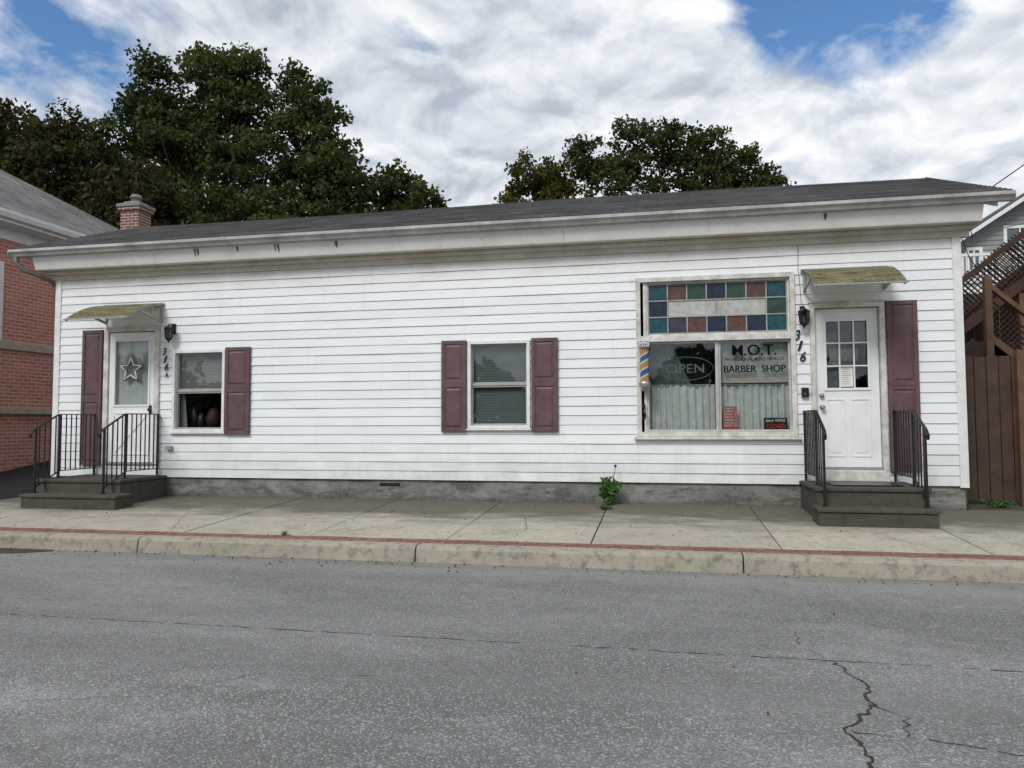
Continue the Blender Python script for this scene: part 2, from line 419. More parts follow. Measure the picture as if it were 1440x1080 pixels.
for x in (-7.4,-5,-.6,1.8,3.5): g.box(x-.03,x+.03,.1,1.6,.34,3.3)
g.obj('interior_walls',DARK,H)
g=G(); X0,X1=XL-.18,XR+.17
g.prism([(.05,3.37),(-.035,3.37),(-.035,3.445),(-.12,3.455),(-.12,3.50),(.05,3.50)],X0+.06,X1-.06)
g.prism([(.05,3.502),(-.255,3.502),(-.262,3.525),(-.325,3.69),(-.325,3.79),(.05,3.79)],X0,X1)
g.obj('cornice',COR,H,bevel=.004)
g=G()
for X in (XL-.33,XR+.30):
    g.hexa([(X,-.30,3.66),(X+.03,-.30,3.66),(X+.03,2.4,4.70),(X,2.4,4.70),(X,-.30,3.79),(X+.03,-.30,3.79),(X+.03,2.4,4.84),(X,2.4,4.84)])
    g.hexa([(X,5.1,3.66),(X+.03,5.1,3.66),(X+.03,2.4,4.70),(X,2.4,4.70),(X,5.1,3.79),(X+.03,5.1,3.79),(X+.03,2.4,4.84),(X,2.4,4.84)])
g.obj('rake_boards',COR,H)
g=G()
for a,b in ((XL-.30,XL-.01),(XR+.01,XR+.30)):
    g.hexa([(a,-.30,3.70),(b,-.30,3.70),(b,2.4,4.76),(a,2.4,4.76),(a,-.30,3.72),(b,-.30,3.72),(b,2.4,4.78),(a,2.4,4.78)])
g.obj('rake_soffit',DIRTY,H)
g=G(); RX0,RX1=XL-.50,XR+.44; nx=40; ny=20
def rz(x,t): return 3.815+(4.895-3.815)*t - .018*math.sin((x-RX0)/(RX1-RX0)*math.pi*2.3)*t
for j in range(ny):
    t0,t1=j/ny,(j+1)/ny; y0,y1=-.43+2.83*t0,-.43+2.83*t1
    for i in range(nx):
        a=RX0+(RX1-RX0)*i/nx; b=RX0+(RX1-RX0)*(i+1)/nx
        g.quad((a,y0,rz(a,t0)+.010),(b,y0,rz(b,t0)+.010),(b,y1,rz(b,t1)),(a,y1,rz(a,t1)))
        g.quad((a,y0,rz(a,t0)),(b,y0,rz(b,t0)),(b,y0,rz(b,t0)+.010),(a,y0,rz(a,t0)+.010))
for i in range(nx):
    a=RX0+(RX1-RX0)*i/nx; b=RX0+(RX1-RX0)*(i+1)/nx
    g.quad((a,2.4,rz(a,1)),(b,2.4,rz(b,1)),(b,5.23,3.815),(a,5.23,3.815))
    g.quad((a,2.30,rz(a,1)-.026),(b,2.30,rz(b,1)-.026),(b,2.41,rz(b,1)+.010),(a,2.41,rz(a,1)+.010))
g.quad((RX0,-.43,3.79),(RX1,-.43,3.79),(RX1,-.43,3.815),(RX0,-.43,3.815))
for X in (RX0,RX1):
    g.quad((X,-.43,3.78),(X,2.4,4.86),(X,2.4,4.895),(X,-.43,3.815)); g.quad((X,5.23,3.78),(X,2.4,4.86),(X,2.4,4.895),(X,5.23,3.815))
g.quad((RX0,-.43,3.792),(RX1,-.43,3.792),(RX1,2.4,4.86),(RX0,2.4,4.86))
g.obj('roof',ROOF,H,fix=False)
g=G(); gp=[(-.33,3.70),(-.40,3.70),(-.42,3.735),(-.455,3.76),(-.455,3.80),(-.447,3.80),(-.447,3.765),(-.413,3.74),(-.395,3.709),(-.338,3.709),(-.338,3.79),(-.33,3.79)]
for i,(a,b) in enumerate(((RX0,-6.2),(-6.19,-2.4),(-2.39,.95),(.96,RX1+.02))):
    g.prism(gp,a,b)
for x in (-6.2,-2.4,.95): g.prism([(-.325,3.694),(-.404,3.694),(-.426,3.732),(-.461,3.757),(-.461,3.803),(-.45,3.803),(-.44,3.76),(-.33,3.72)],x-.03,x+.03)
g.box(RX0-.003,RX0,-.455,-.33,3.70,3.80); g.box(RX1+.02,RX1+.023,-.455,-.33,3.70,3.80)
g.obj('gutter',GUT,H)
g=G(); g.tube([(RX0+.10,-.39,3.70),(RX0+.10,-.39,3.60),(RX0+.18,-.33,3.50),(XL-.06,-.12,3.38),(XL-.055,.05,3.28),(XL-.055,.06,2.9),(XL-.055,.06,.3)],.036,8)
g.obj('downspout',simple('old_downspout',(.16,.15,.14),.5,.4),H,smooth=True)
g=G()
for x in (-6.75,-6.05,-5.45,-4.5,-6.70,2.05,-5.40):
    w=random.uniform(.010,.024); h=random.uniform(.08,.13)
    def P(z,dx):
        yy=-.262-(z-3.525)/(3.69-3.525)*.063
        return (x+dx,yy-.003,z)
    g.poly([P(3.685,-w),P(3.685,w),P(3.685-h*.6,w*.8),P(3.685-h,w*.2),P(3.685-h*.7,-w*.7)])
g.obj('cornice_rust_marks',simple('rust_stain',(.20,.15,.10),.9,.5,30),H,fix=False)

# ---- windows
def frame(g,x0,x1,z0,z1,w,y0,y1,m=0):
    g.box(x0,x0+w,y0,y1,z0,z1,m); g.box(x1-w,x1,y0,y1,z0,z1,m)
    g.box(x0+w,x1-w,y0,y1,z1-w,z1,m); g.box(x0+w,x1-w,y0,y1,z0,z0+w,m)
def sash_window(o,nm,kind):
    x0,x1,z0,z1=o; e=empty(nm,((x0+x1)/2,0,(z0+z1)/2)); par(e,H)
    g=G(); frame(g,x0-.012,x1+.012,z0-.01,z1+.012,.045,-.045,.09)
    g.box(x0-.03,x1+.03,-.065,-.02,z0-.035,z0-.012)
    g.obj('frame',TRIM,e,bevel=.003)
    zm=(z0+z1)/2; g=G()
    g.box(x0+.034,x1-.034,.0,.05,zm-.014,zm+.014)
    for a,b,y in ((z0+.036,zm-.0145,.012),(zm+.0145,z1-.034,.03)): frame(g,x0+.0335,x1-.0335,a,b,.022,y,y+.03)
    g.obj('sashes',SASH,e,bevel=.003)
    g=G(); g.quad((x0+.05,.03,z0+.05),(x1-.05,.03,z0+.05),(x1-.05,.03,zm),(x0+.05,.03,zm)); g.quad((x0+.05,.046,zm),(x1-.05,.046,zm),(x1-.05,.046,z1-.05),(x0+.05,.046,z1-.05))
    g.obj('glass',GLASS,e)
    g=G()
    z=z0+.05 if kind=='blind' else zm+.03
    while z<z1-.04:
        g.quad((x0+.036,.075,z),(x1-.036,.075,z),(x1-.036,.088,z+.023),(x0+.036,.088,z+.023)); z+=.0225
    g.obj('blind',BLIND if kind=='blind' else BLINDM,e,fix=False)
    if kind!='blind':
        g=G(); g.box(x0+.05,x1-.05,.13,.33,z0+.02,z0+.05); g.lathe((x0+.52,.25,z0+.05),[(.0,0),(.10,0),(.13,.14),(.09,.24),(.05,.30),(0,.31)],14)
        g.obj('sill_vase',simple('dark_red_glaze',(.05,.016,.016),.6),e,smooth=True)
        g=G()
        for i,(cx_,h_) in enumerate(((.16,.32),(.28,.22),(.70,.28))): g.lathe((x0+cx_,.28,z0+.05),[(0,0),(.05,0),(.06,h_*.6),(.03,h_),(0,h_+.01)],10)
        g.obj('sill_bottles',simple('dark_bottle',(.04,.045,.05),.3),e,smooth=True)
        g=G(); g.quad((x0+.04,.11,z0+.04),(x0+.16,.11,z0+.04),(x0+.10,.12,zm),(x0+.04,.12,zm)); g.quad((x1-.04,.11,z0+.04),(x1-.14,.11,z0+.04),(x1-.10,.12,zm),(x1-.04,.12,zm)); g.obj('side_drapes',BLINDM,e,fix=False)
sash_window(OPEN[1],'sash_window','half'); sash_window(OPEN[2],'sash_window.001','blind')
def shutter(nm,x0,x1,z0,z1,split=None):
    g=G(); g.box(x0,x1,-.050,-.024,z0,z1)
    w=.05
    split=split or (z0+z1)/2
    frame(g,x0+.001,x1-.001,z0+.001,split+.03,w,-.062,-.0505); frame(g,x0+.001,x1-.001,split-.0+.031,z1-.001,w,-.062,-.0505)
    for a,b in ((z0,split+.03),(split+.03,z1)):
        A,B=x0+w+.018,x1-w-.018; C,D=a+w+.018,b-w-.018
        n=len(g.v); g.v+=[(A,-.0505,C),(B,-.0505,C),(B,-.0505,D),(A,-.0505,D),(A+.022,-.061,C+.022),(B-.022,-.061,C+.022),(B-.022,-.061,D-.022),(A+.022,-.061,D-.022)]
        for q in ((4,5,6,7),(0,1,5,4),(1,2,6,5),(2,3,7,6),(3,0,4,7)): g.f.append(tuple(n+i for i in q)); g.m.append(0)
    g.obj(nm,SHUT,H,bevel=.003)
shutter('shutter_a',-8.86,-8.50,.46,2.56,1.45); shutter('shutter_b',-6.385,-5.98,.93,2.235)
shutter('shutter_c',-3.02,-2.66,.965,2.245); shutter('shutter_d',-1.735,-1.37,.965,2.25); shutter('shutter_e',2.79,3.15,.46,2.60,1.5)

# ---- barber window
BW=empty('barber_shop_window',(.7,0,1.95)); par(BW,H)
x0,x1,z0,z1=-.30,1.70,.92,3.00
g=G()
frame(g,x0-.01,x1+.01,z0-.02,z1+.02,.060,-.052,.10)
g.box(x0-.05,x1+.05,-.085,-.02,z0-.06,z0-.022)
g.box(x0+.051,x1-.051,-.06,.09,2.155,2.235); g.box(x0+.085,x0+.125,-.012,.09,z0+.041,2.155); g.box(x0+.085,x0+.125,-.012,.09,2.236,z1-.041)
frame(g,x0+.126,x1-.051,2.237,z1-.041,.022,.0,.06)
g.obj('frame',DIRTY,BW,bevel=.003)
g=G()
frame(g,x0+.126,.735,z0+.042,2.154,.026,-.005,.05); frame(g,.752,x1-.051,z0+.042,2.154,.026,.01,.065)
g.box(.7355,.7515,-.012,.06,z0+.042,2.154)
g.obj('slider_sashes',simple('pale_aluminium',(.52,.52,.50),.45,.25,metal=.2),BW,bevel=.002)
cols={'t':(.010,.055,.065),'b':(.080,.042,.034),'g':(.020,.050,.034),'n':(.012,.020,.040),'p':(.036,.036,.055),'c':(.34,.34,.32)}
def m_stain(k,c):
    m,t,b=nt('stained_glass_'+k); v=objco(t)
    col=mix(t,maprange(t,noise(t,v,16,4,.7),.35,.7),c,tuple(min(1,x*1.5+.01) for x in c)); L(t,col,b.inputs['Base Color'])
    b.inputs['Roughness'].default_value=.22; b.inputs['Specular IOR Level'].default_value=.3; bump(t,b,noise(t,v,25,2,.6),.003,.4); return m
keys=list(cols); SG=[m_stain(k,cols[k]) for k in keys]
g=G()
gx0,gx1,gz0,gz1=x0+.155,x1-.08,2.27,z1-.07; nc=7; cw=(gx1-gx0)/nc; ch=(gz1-gz0)/3
rowsS=['tpbnbnt','n.....g','tbgngbt']
for r in range(3):
    for c in range(nc):
        k=rowsS[r][c]
        if k=='.': continue
        a=gx0+c*cw; b=gz0+r*ch; ry=random.uniform(-.0015,.0015)
        g.quad((a+.009,.03+ry,b+.009),(a+cw-.009,.03-ry,b+.009),(a+cw-.009,.03+ry,b+ch-.009),(a+.009,.03-ry,b+ch-.009),keys.index(k))
for a,b in ((1,3.5),(3.5,6)): g.quad((gx0+a*cw+.009,.03,gz0+ch+.009),(gx0+b*cw-.009,.03,gz0+ch+.009),(gx0+b*cw-.009,.03,gz0+2*ch-.009),(gx0+a*cw+.009,.03,gz0+2*ch-.009),5)
g.obj('stained_glass_panes',SG,BW,fix=False)
g=G()
for r in range(4): g.box(gx0,gx1,.016,.036,gz0+r*ch-.008,gz0+r*ch+.008)
for c in range(nc+1):
    X=gx0+c*cw
    if c in (0,1,6,7): g.box(X-.008,X+.008,.014,.034,gz0,gz1)
    else: g.box(X-.008,X+.008,.014,.034,gz0,gz0+ch); g.box(X-.008,X+.008,.014,.034,gz0+2*ch,gz1)
g.box(gx0+3.5*cw-.008,gx0+3.5*cw+.008,.014,.034,gz0+ch,gz0+2*ch)
g.obj('leading',simple('lead_came',(.34,.34,.32),.5,.3),BW)
g=G(); g.quad((x0+.15,.02,.98),(.71,.02,.98),(.71,.02,2.13),(x0+.15,.02,2.13)); g.quad((.775,.035,.98),(1.625,.035,.98),(1.625,.035,2.13),(.775,.035,2.13)); g.obj('glass',GLASS,BW,fix=False)
def curtain(nm,a,b,z0,z1,y,mat,amp=.016,fr=70,parent=BW):
    g=G(); n=160; rows=6
    for j in range(rows+1):
        for i in range(n+1):
            x=a+(b-a)*i/n; z=z0+(z1-z0)*j/rows
            g.v.append((x,y+amp*math.sin(x*fr+math.sin(x*9)*1.4+j*.12)*(1-.4*j/rows)+amp*.6*math.sin(x*13+j*.3),z+(.008*math.sin(x*11) if j==0 else 0)))
    for j in range(rows):
        for i in range(n): g.f.append((j*(n+1)+i,j*(n+1)+i+1,(j+1)*(n+1)+i+1,(j+1)*(n+1)+i)); g.m.append(0)
    g.obj(nm,mat,parent,smooth=True,fix=False)
curtain('cafe_curtain',x0+.12,.745,.93,1.58,.13,CURT,.024); curtain('cafe_curtain_2',.755,1.66,.93,1.57,.13,CURT,.024)
g=G(); g.tube([(x0+.1,.12,1.585),(1.66,.12,1.575)],.008,6); g.obj('curtain_rod',ALU,BW)
g=G(); g.quad((.76,.11,1.60),(1.65,.11,1.60),(1.65,.11,2.16),(.76,.11,2.16)); g.obj('pale_backing',BLINDW,BW,fix=False)
g=G(); g.box(-.1,.75,1.52,1.58,1.2,2.3); g.obj('interior_mirror',simple('mirror_grey',(.42,.50,.47),.2,.3,3),BW)
g=G(); g.box(.05,.45,.7,.85,1.3,1.78); g.box(.12,.38,.72,.83,1.80,1.95); g.obj('barber_chair_back',simple('green_vinyl',(.13,.22,.16),.4,.3),BW,bevel=.03)
g=G(); g.quad((x0+.12,.2,1.60),(.40,.2,1.60),(.15,.2,2.16),(x0+.12,.2,2.16)); g.obj('inner_drape',simple('sage_drape',(.15,.18,.16),.9,.4,8),BW,fix=False)
def text(nm,body,xa,xb,za,zb,y,mat,parent,bold=.0,shear=0,ext=.001):
    c=bpy.data.curves.new(nm,'FONT'); c.body=body; c.size=1; c.offset=bold; c.shear=shear; c.extrude=ext
    c.materials.append(mat); o=bpy.data.objects.new(nm,c); COL.objects.link(o); bpy.context.view_layer.update()
    bb=[Vector(q) for q in o.bound_box]; w0=min(q.x for q in bb); w1=max(q.x for q in bb); h0=min(q.y for q in bb); h1=max(q.y for q in bb)
    sx=(xb-xa)/(w1-w0); sz=(zb-za)/(h1-h0)
    o.rotation_euler=(math.pi/2,0,0); o.scale=(sx,sz,1); o.location=(xa-w0*sx,y,za-h0*sz); par(o,parent)
    return o
LET=simple('black_lettering',(.008,.008,.008),.9,.1,spec=.05)
for k_,dx_ in enumerate((-.003,.003)): text('lettering_name_%d'%k_,'M.O.T.',.93+dx_,1.48+dx_,1.955,2.095,.025+.0004*k_,LET,BW,.008)
text('lettering_trade',"PROFESSIONAL MEN'S HAIRCUT",.84,1.58,1.885,1.928,.025,LET,BW,.004)
for k_,dx_ in enumerate((-.002,.002)): text('lettering_shop_%d'%k_,'BARBER  SHOP',.82+dx_,1.59+dx_,1.735,1.825,.025+.0004*k_,LET,BW,.008)
text('lettering_phone','PHONE 378-3598',.92,1.50,1.605,1.665,.025,simple('pink_lettering',(.34,.20,.17),.8,.1,spec=.1),BW,.004)
text('neon_open','OPEN',.08,.57,1.74,1.86,.07,simple('unlit_neon',(.19,.21,.20),.4,.1),BW,.0)
g=G()
pts=[(.33+.36*math.cos(a),.075,1.80+.155*math.sin(a)) for a in np.linspace(0,2*math.pi,40)]; g.tube(pts,.005,6,caps=False)
g.obj('neon_ring',simple('unlit_neon_blue',(.16,.20,.22),.4,.1),BW,smooth=True)
WH=simple('sign_white_ink',(.75,.75,.72),.6,.05); RD=simple('sign_red_ink',(.5,.03,.03),.6,.05)
g=G(); g.box(.80,.98,.05,.055,.99,1.29); g.obj('red_poster',simple('red_poster_ink',(.45,.10,.08),.6,.1),BW)
for i in range(7): text('poster_line_%d'%i,random.choice(['SHAMPOO 12','HAIR CUT 15','SHAVE  10','BEARD TRIM']),.81,.97,1.25-.037*i,1.275-.037*i,.047,WH,BW,.01)
g=G(); g.box(1.31,1.60,.05,.056,.99,1.14); g.obj('closed_sign',BLACK,BW)
text('closed_sign_sorry',"Sorry WE'RE",1.33,1.58,1.075,1.125,.048,WH,BW,.01,.3); text('closed_sign_closed','CLOSED',1.34,1.58,1.005,1.06,.048,RD,BW,.03)

# ---- doors
def door_r():
    e=empty('half_lite_door',(2.33,0,1.5)); par(e,H)
    x0,x1,z0,z1=1.93,2.73,.50,2.55
    g=G()
    g.box(x0-.045,x0+.015,-.05,.10,z0-.02,z1+.05); g.box(x1-.015,x1+.045,-.05,.10,z0-.02,z1+.05); g.box(x0+.015,x1-.015,-.05,.10,z1-.012,z1+.05)
    g.box(x0-.06,x1+.06,-.06,-.02,z1+.0505,z1+.07)
    g.obj('jamb',DIRTY,e,bevel=.004)
    X0,X1=x0+.022,x1-.022; Y=.02; g=G()
    lx0,lx1,lz0,lz1=X0+.12,X1-.12,1.50,2.38
    g.box(X0,lx0,Y,Y+.045,z0+.01,z1-.02); g.box(lx1,X1,Y,Y+.045,z0+.01,z1-.02); g.box(lx0,lx1,Y,Y+.045,lz1,z1-.02); g.box(lx0,lx1,Y,Y+.045,z0+.01,lz0)
    frame(g,lx0-.02,lx1+.02,lz0-.02,lz1+.02,.035,Y-.014,Y-.0005)
    for i in (1,2):
        xx=lx0+(lx1-lx0)*i/3; g.box(xx-.009,xx+.009,Y-.008,Y+.02,lz0+.015,lz1-.015)
        zz=lz0+(lz1-lz0)*i/3; g.box(lx0+.015,lx1-.015,Y-.010,Y+.018,zz-.009,zz+.009)
    for a,b in ((X0+.11,(X0+X1)/2-.035),((X0+X1)/2+.035,X1-.11)):
        for zlo,zhi in ((.64,1.38),):
            frame(g,a,b,zlo,zhi,.022,Y-.009,Y-.0005)
            g.box(a+.05,b-.05,Y-.007,Y-.0005,zlo+.05,zhi-.05)
    g.obj('door_leaf',DOORW,e,bevel=.004)
    g=G(); g.quad((lx0,.042,lz0),(lx1,.042,lz0),(lx1,.042,lz1),(lx0,.042,lz1)); g.obj('glass',GLASS,e,fix=False)
    g=G(); g.tube([(X0+.065,.02,1.42),(X0+.065,-.02,1.42)],.028,14); g.tube([(X0+.065,.02,1.27),(X0+.065,-.02,1.27),(X0+.065,-.025,1.27),(X0+.065,-.05,1.27),(X0+.065,-.06,1.27)],[.03,.012,.022,.03,.015],14); g.obj('knob',ALU,e,smooth=True)
    g=G(); g.box(X0+.30,X0+.45,.037,.039,1.53,1.80); g.obj('paper_notice',WH,e)
    g=G()
    for i in range(8): g.box(X0+.32,X0+.43-random.uniform(0,.03),.0362,.0368,1.56+.027*i,1.568+.027*i)
    g.obj('notice_lines',ALU,e)
    g=G(); g.box(X0+.18,X0+.52,.06,.065,1.86,2.02); g.obj('hours_sign',simple('tan_card',(.22,.17,.12),.7,.6,25),e)
    g=G(); g.box(X0+.13,X0+.30,.07,.075,1.52,1.85); g.box(X0+.46,X0+.66,.07,.075,2.1,2.36); g.obj('inner_drape',simple('grey_drape',(.16,.17,.18),.8,.3),e)
    g=G(); g.box(X0,X1,-.04,.06,z0-.02,z0+.008); g.obj('threshold',ALU,e)
def door_l():
    e=empty('storm_door',(-8,0,1.5)); par(e,H)
    x0,x1,z0,z1=-8.46,-7.53,.50,2.55
    g=G()
    g.box(x0-.02,x0+.06,-.05,.10,z0-.02,z1+.05); g.box(x1-.06,x1+.02,-.05,.10,z0-.02,z1+.05); g.box(x0+.06,x1-.06,-.05,.10,z1-.03,z1+.05)
    g.obj('jamb',DIRTY,e,bevel=.004)
    X0,X1=x0+.065,x1-.065; Y=-.02; g=G(); lx0,lx1,lz0,lz1=X0+.10,X1-.10,1.38,2.38
    g.box(X0,lx0,Y,Y+.035,z0+.01,z1-.04); g.box(lx1,X1,Y,Y+.035,z0+.01,z1-.04); g.box(lx0,lx1,Y,Y+.035,lz1,z1-.04); g.box(lx0,lx1,Y,Y+.035,z0+.01,lz0)
    frame(g,lx0-.02,lx1+.02,lz0-.02,lz1+.02,.03,Y-.012,Y-.0005)
    frame(g,lx0-.02,lx1+.02,.62,1.28,.03,Y-.012,Y-.0005)
    g.bar((lx0+.01,Y-.006,.65),(lx1-.01,Y-.006,1.25),.010,.03); g.bar((lx0+.01,Y-.0065,1.25),(lx1-.01,Y-.0065,.65),.010,.03)
    g.obj('door_leaf',DOORW,e,bevel=.003)
    g=G(); g.quad((lx0,-.002,lz0),(lx1,-.002,lz0),(lx1,-.002,lz1),(lx0,-.002,lz1)); g.obj('glass',GLASS,e,fix=False)
    curtain('door_curtain',lx0-.03,lx1+.03,lz0-.03,lz1+.03,.035,CURT,.005,60,e)
    g=G(); cx,cz=-7.995,1.93; pts=[]
    for i in range(10):
        r=.20 if i%2==0 else .088; a=math.pi/2+i*math.pi/5; pts.append((cx+r*math.cos(a),cz+r*math.sin(a)))
    for i in range(10):
        a,b=pts[i],pts[(i+1)%10]; g.tube([(a[0],-.03,a[1]),(b[0],-.03,b[1])],.022,8)
    g.tube([(cx,-.03,2.12),(cx,-.03,2.37)],.004,6)
    g.obj('star_wreath',simple('grey_wicker',(.22,.22,.21),.8,.5,40),e,smooth=True)
    g=G()
    pts2=[(cx+(p[0]-cx)*.94,p[1]+(cz-p[1])*.06) for p in pts]
    for i in range(10):
        a,b=pts2[i],pts2[(i+1)%10]; g.tube([(a[0],-.049,a[1]),(b[0],-.049,b[1])],.010,6)
    g.obj('star_wreath_face',WH,e,smooth=True)
    g=G(); g.box(X1-.075,X1-.045,Y-.02,Y,1.25,1.38); g.tube([(X1-.06,Y,1.31),(X1-.06,Y-.05,1.31)],[.02,.024],12); g.obj('latch',BLACK,e)
    g=G(); g.box(X0,X1,-.05,.05,z0-.02,z0+.008); g.obj('threshold',ALU,e)
door_r(); door_l()

# ---- canopies
def m_poly():
    m=bpy.data.materials.new('mossy_polycarbonate'); m.use_nodes=True; t=m.node_tree; t.nodes.clear(); v=objco(t); o=N(t,'ShaderNodeOutputMaterial')
    col=mix(t,maprange(t,noise(t,objco(t,(1,3,3)),4,5,.7),.38,.66),(.33,.295,.16),(.11,.095,.05)); col=mix(t,maprange(t,noise(t,v,30,3,.7),.5,.7,0,.6),col,(.46,.44,.34))
    d=N(t,'ShaderNodeBsdfDiffuse'); tl=N(t,'ShaderNodeBsdfTranslucent'); gl=N(t,'ShaderNodeBsdfGlossy'); gl.inputs['Roughness'].default_value=.25
    L(t,col,d.inputs[0]); L(t,col,tl.inputs[0]); a=N(t,'ShaderNodeMixShader'); a.inputs[0].default_value=.5; L(t,d.outputs[0],a.inputs[1]); L(t,tl.outputs[0],a.inputs[2])
    c=N(t,'ShaderNodeMixShader'); c.inputs[0].default_value=.08; L(t,a.outputs[0],c.inputs[1]); L(t,gl.outputs[0],c.inputs[2]); L(t,c.outputs[0],o.inputs[0]); return m
POLY=m_poly(); GP=simple('grey_bracket',(.42,.42,.40),.6,.35)
def canopy(nm,xa,xb,zw,zf,pr=.82):
    e=empty(nm,((xa+xb)/2,-.4,zw)); par(e,H)
    n=14; prof=[]
    for i in range(n+1):
        t=i/n; prof.append((-.04-(pr-.04)*t, zw-(zw-zf)*(t**1.7)))
    g=G()
    for p,q in zip(prof,prof[1:]): g.quad((xa,p[0],p[1]),(xb,p[0],p[1]),(xb,q[0],q[1]),(xa,q[0],q[1]))
    g.obj('sheet',POLY,e,fix=False)
    g=G(); g.box(xa-.01,xb+.01,-pr-.014,-pr+.004,zf-.014,zf+.008); g.box(xa-.01,xb+.01,-.045,-.02,zw-.03,zw+.02)
    g.obj('edge_bars',ALU,e,bevel=.003)
    g=G()
    for x in (xa+.03,xb-.03):
        for i in range(n):
            p,q=prof[i],prof[i+1]; g.bar((x,p[0],p[1]-.018),(x,q[0],q[1]-.018),.022,.024)
        g.bar((x,-.03,zw-.28),(x,-.03,zw),.03,.04); g.bar((x,-.04,zw-.26),(x,-.50,zw-.17),.024,.035)
        g.bar((x,-.25,zw-.20),(x,-.27,zw-.05),.02,.02)
    g.obj('brackets',GP,e)
canopy('door_canopy',-8.50,-7.46,2.93,2.62); canopy('door_canopy.001',1.80,2.82,3.03,2.70)

# ---- wall items
def lantern(nm,x,z):
    e=empty(nm,(x,-.1,z)); par(e,H); g=G(); y=-.14
    g.box(x-.03,x+.03,-.035,-.018,z-.04,z+.12); g.tube([(x,-.03,z+.06),(x,-.09,z+.11),(x,y,z+.10),(x,y,z+.075)],.009,8)
    g.lathe((x,y,z),[(.004,.095),(.02,.08),(.07,.045),(.078,.035),(.072,.030)],6); g.lathe((x,y,z),[(.05,-.125),(.055,-.11),(.045,-.135),(.015,-.155),(.006,-.18),(0,-.18)],6)
    for k in range(6):
        a=2*math.pi*k/6; g.tube([(x+.067*math.cos(a),y+.067*math.sin(a),z+.033),(x+.05*math.cos(a),y+.05*math.sin(a),z-.115)],.007,5)
    g.obj('body',BLACK,e); g=G(); g.lathe((x,y,z),[(.062,.03),(.046,-.112)],6); g.obj('panes',m_glass('lantern_glass_'+nm[-3:],(.4,.4,.36)),e)
    g=G(); g.lathe((x,y,z),[(0,-.11),(.012,-.11),(.012,-.03),(.0,-.01)],8); g.obj('bulb',WH,e)
lantern('wall_lantern',-7.28,2.50); lantern('wall_lantern.001',1.80,2.45)
def nums(nm,lst):
    e=empty(nm,(lst[0][1],-.03,lst[0][2])); par(e,H)
    for i,(ch_,x,z,h) in enumerate(lst): text('digit_%d'%i,ch_,x-h*.28,x+h*.28,z-h/2,z+h/2,-.032,BLACK,e,.01,.25,ext=.004)
nums('house_number',[('3',-7.43,2.20,.11),('1',-7.41,2.08,.11),('6',-7.39,1.96,.11),('A',-7.39,1.84,.08)])
nums('house_number.001',[('3',1.735,2.20,.13),('1',1.765,2.06,.13),('6',1.795,1.92,.13)])
e=empty('barber_pole',(-.21,-.12,1.86)); par(e,H); cx,cy=-.205,-.12
g=G(); g.lathe((cx,cy,0),[(0,1.50),(.03,1.50),(.055,1.53),(.075,1.56),(.08,1.60),(.07,1.62),(.06,1.625)],20)
g.lathe((cx,cy,0),[(.06,2.055),(.075,2.06),(.085,2.08),(.085,2.14),(.075,2.155),(.0,2.16)],20)
g.box(cx-.035,cx+.035,-.06,-.018,1.54,2.12); g.box(cx-.01,cx+.01,-.10,-.05,1.58,1.62); g.box(cx-.01,cx+.01,-.10,-.05,2.08,2.12); g.obj('chrome_caps',simple('pole_chrome',(.42,.42,.41),.3,.25,metal=.7),e)
m,t,b=nt('pole_stripes'); v=objco(t); xyz=sep(t,v)
ang=math_(t,'ARCTAN2',math_(t,'SUBTRACT',xyz[1],cy),math_(t,'SUBTRACT',xyz[0],cx))
fr=math_(t,'FRACT',math_(t,'ADD',math_(t,'MULTIPLY',ang,-.5/math.pi),math_(t,'MULTIPLY',xyz[2],5.2)))
r=N(t,'ShaderNodeValToRGB'); L(t,fr,r.inputs[0]); r.color_ramp.interpolation='CONSTANT'
el=r.color_ramp.elements; el[0].position=0; el[0].color=(.42,.40,.34,1); el[1].position=.15; el[1].color=(.02,.08,.22,1)
for p_,c_ in ((.50,(.42,.40,.34,1)),(.64,(.36,.19,.05,1))):
    q=el.new(p_); q.color=c_
L(t,r.outputs[0],b.inputs['Base Color']); b.inputs['Roughness'].default_value=.12
g=G(); g.lathe((cx,cy,0),[(.058,1.62),(.058,2.06)],24); g.obj('striped_cylinder',m,e,smooth=True)
g=G(); g.box(cx-.06,cx+.06,-.212,-.206,2.085,2.135); g.obj('cap_badge',WH,e)
text('badge_text','6341',cx-.05,cx+.05,2.093,2.127,-.2135,BLACK,e,.02)
g=G(); g.box(1.765,1.85,-.07,-.02,1.40,1.52); g.box(1.78,1.835,-.075,-.0705,1.48,1.51); g.obj('keypad_box',BLACK,H,bevel=.005)
g=G(); g.box(1.79,1.815,-.078,-.0705,1.43,1.45); g.obj('keypad_label',RD,H)
g=G(); g.box(-7.36,-7.26,-.07,-.02,.70,.76); g.obj('outlet_cover',GP,H,bevel=.006)
g=G(); g.box(-.25,-.20,-.07,-.053,1.28,1.33); g.tube([(-.225,-.09,1.24),(-.20,-.10,1.19),(-.22,-.09,1.12)],.014,8); g.obj('hose_bib',BLACK,H)
g=G(); g.tube([(1.79,-.03,2.6),(1.78,-.03,2.8),(1.76,-.03,3.1),(1.77,-.03,3.37)],.003,5); g.tube([(3.74,-.1,3.62),(3.9,.2,3.4),(4.6,1.0,3.7),(7.5,5,4.9)],.006,5)
g.tube([(3.95,-.3,3.9),(4.6,-.6,4.35),(9,-3,6.6)],.007,5); g.tube([(XR-.02,-.02,3.5),(3.9,.3,3.15),(4.2,.8,3.1),(5.2,2.5,3.4)],.006,5)
g.obj('service_cables',BLACK,H,smooth=True)

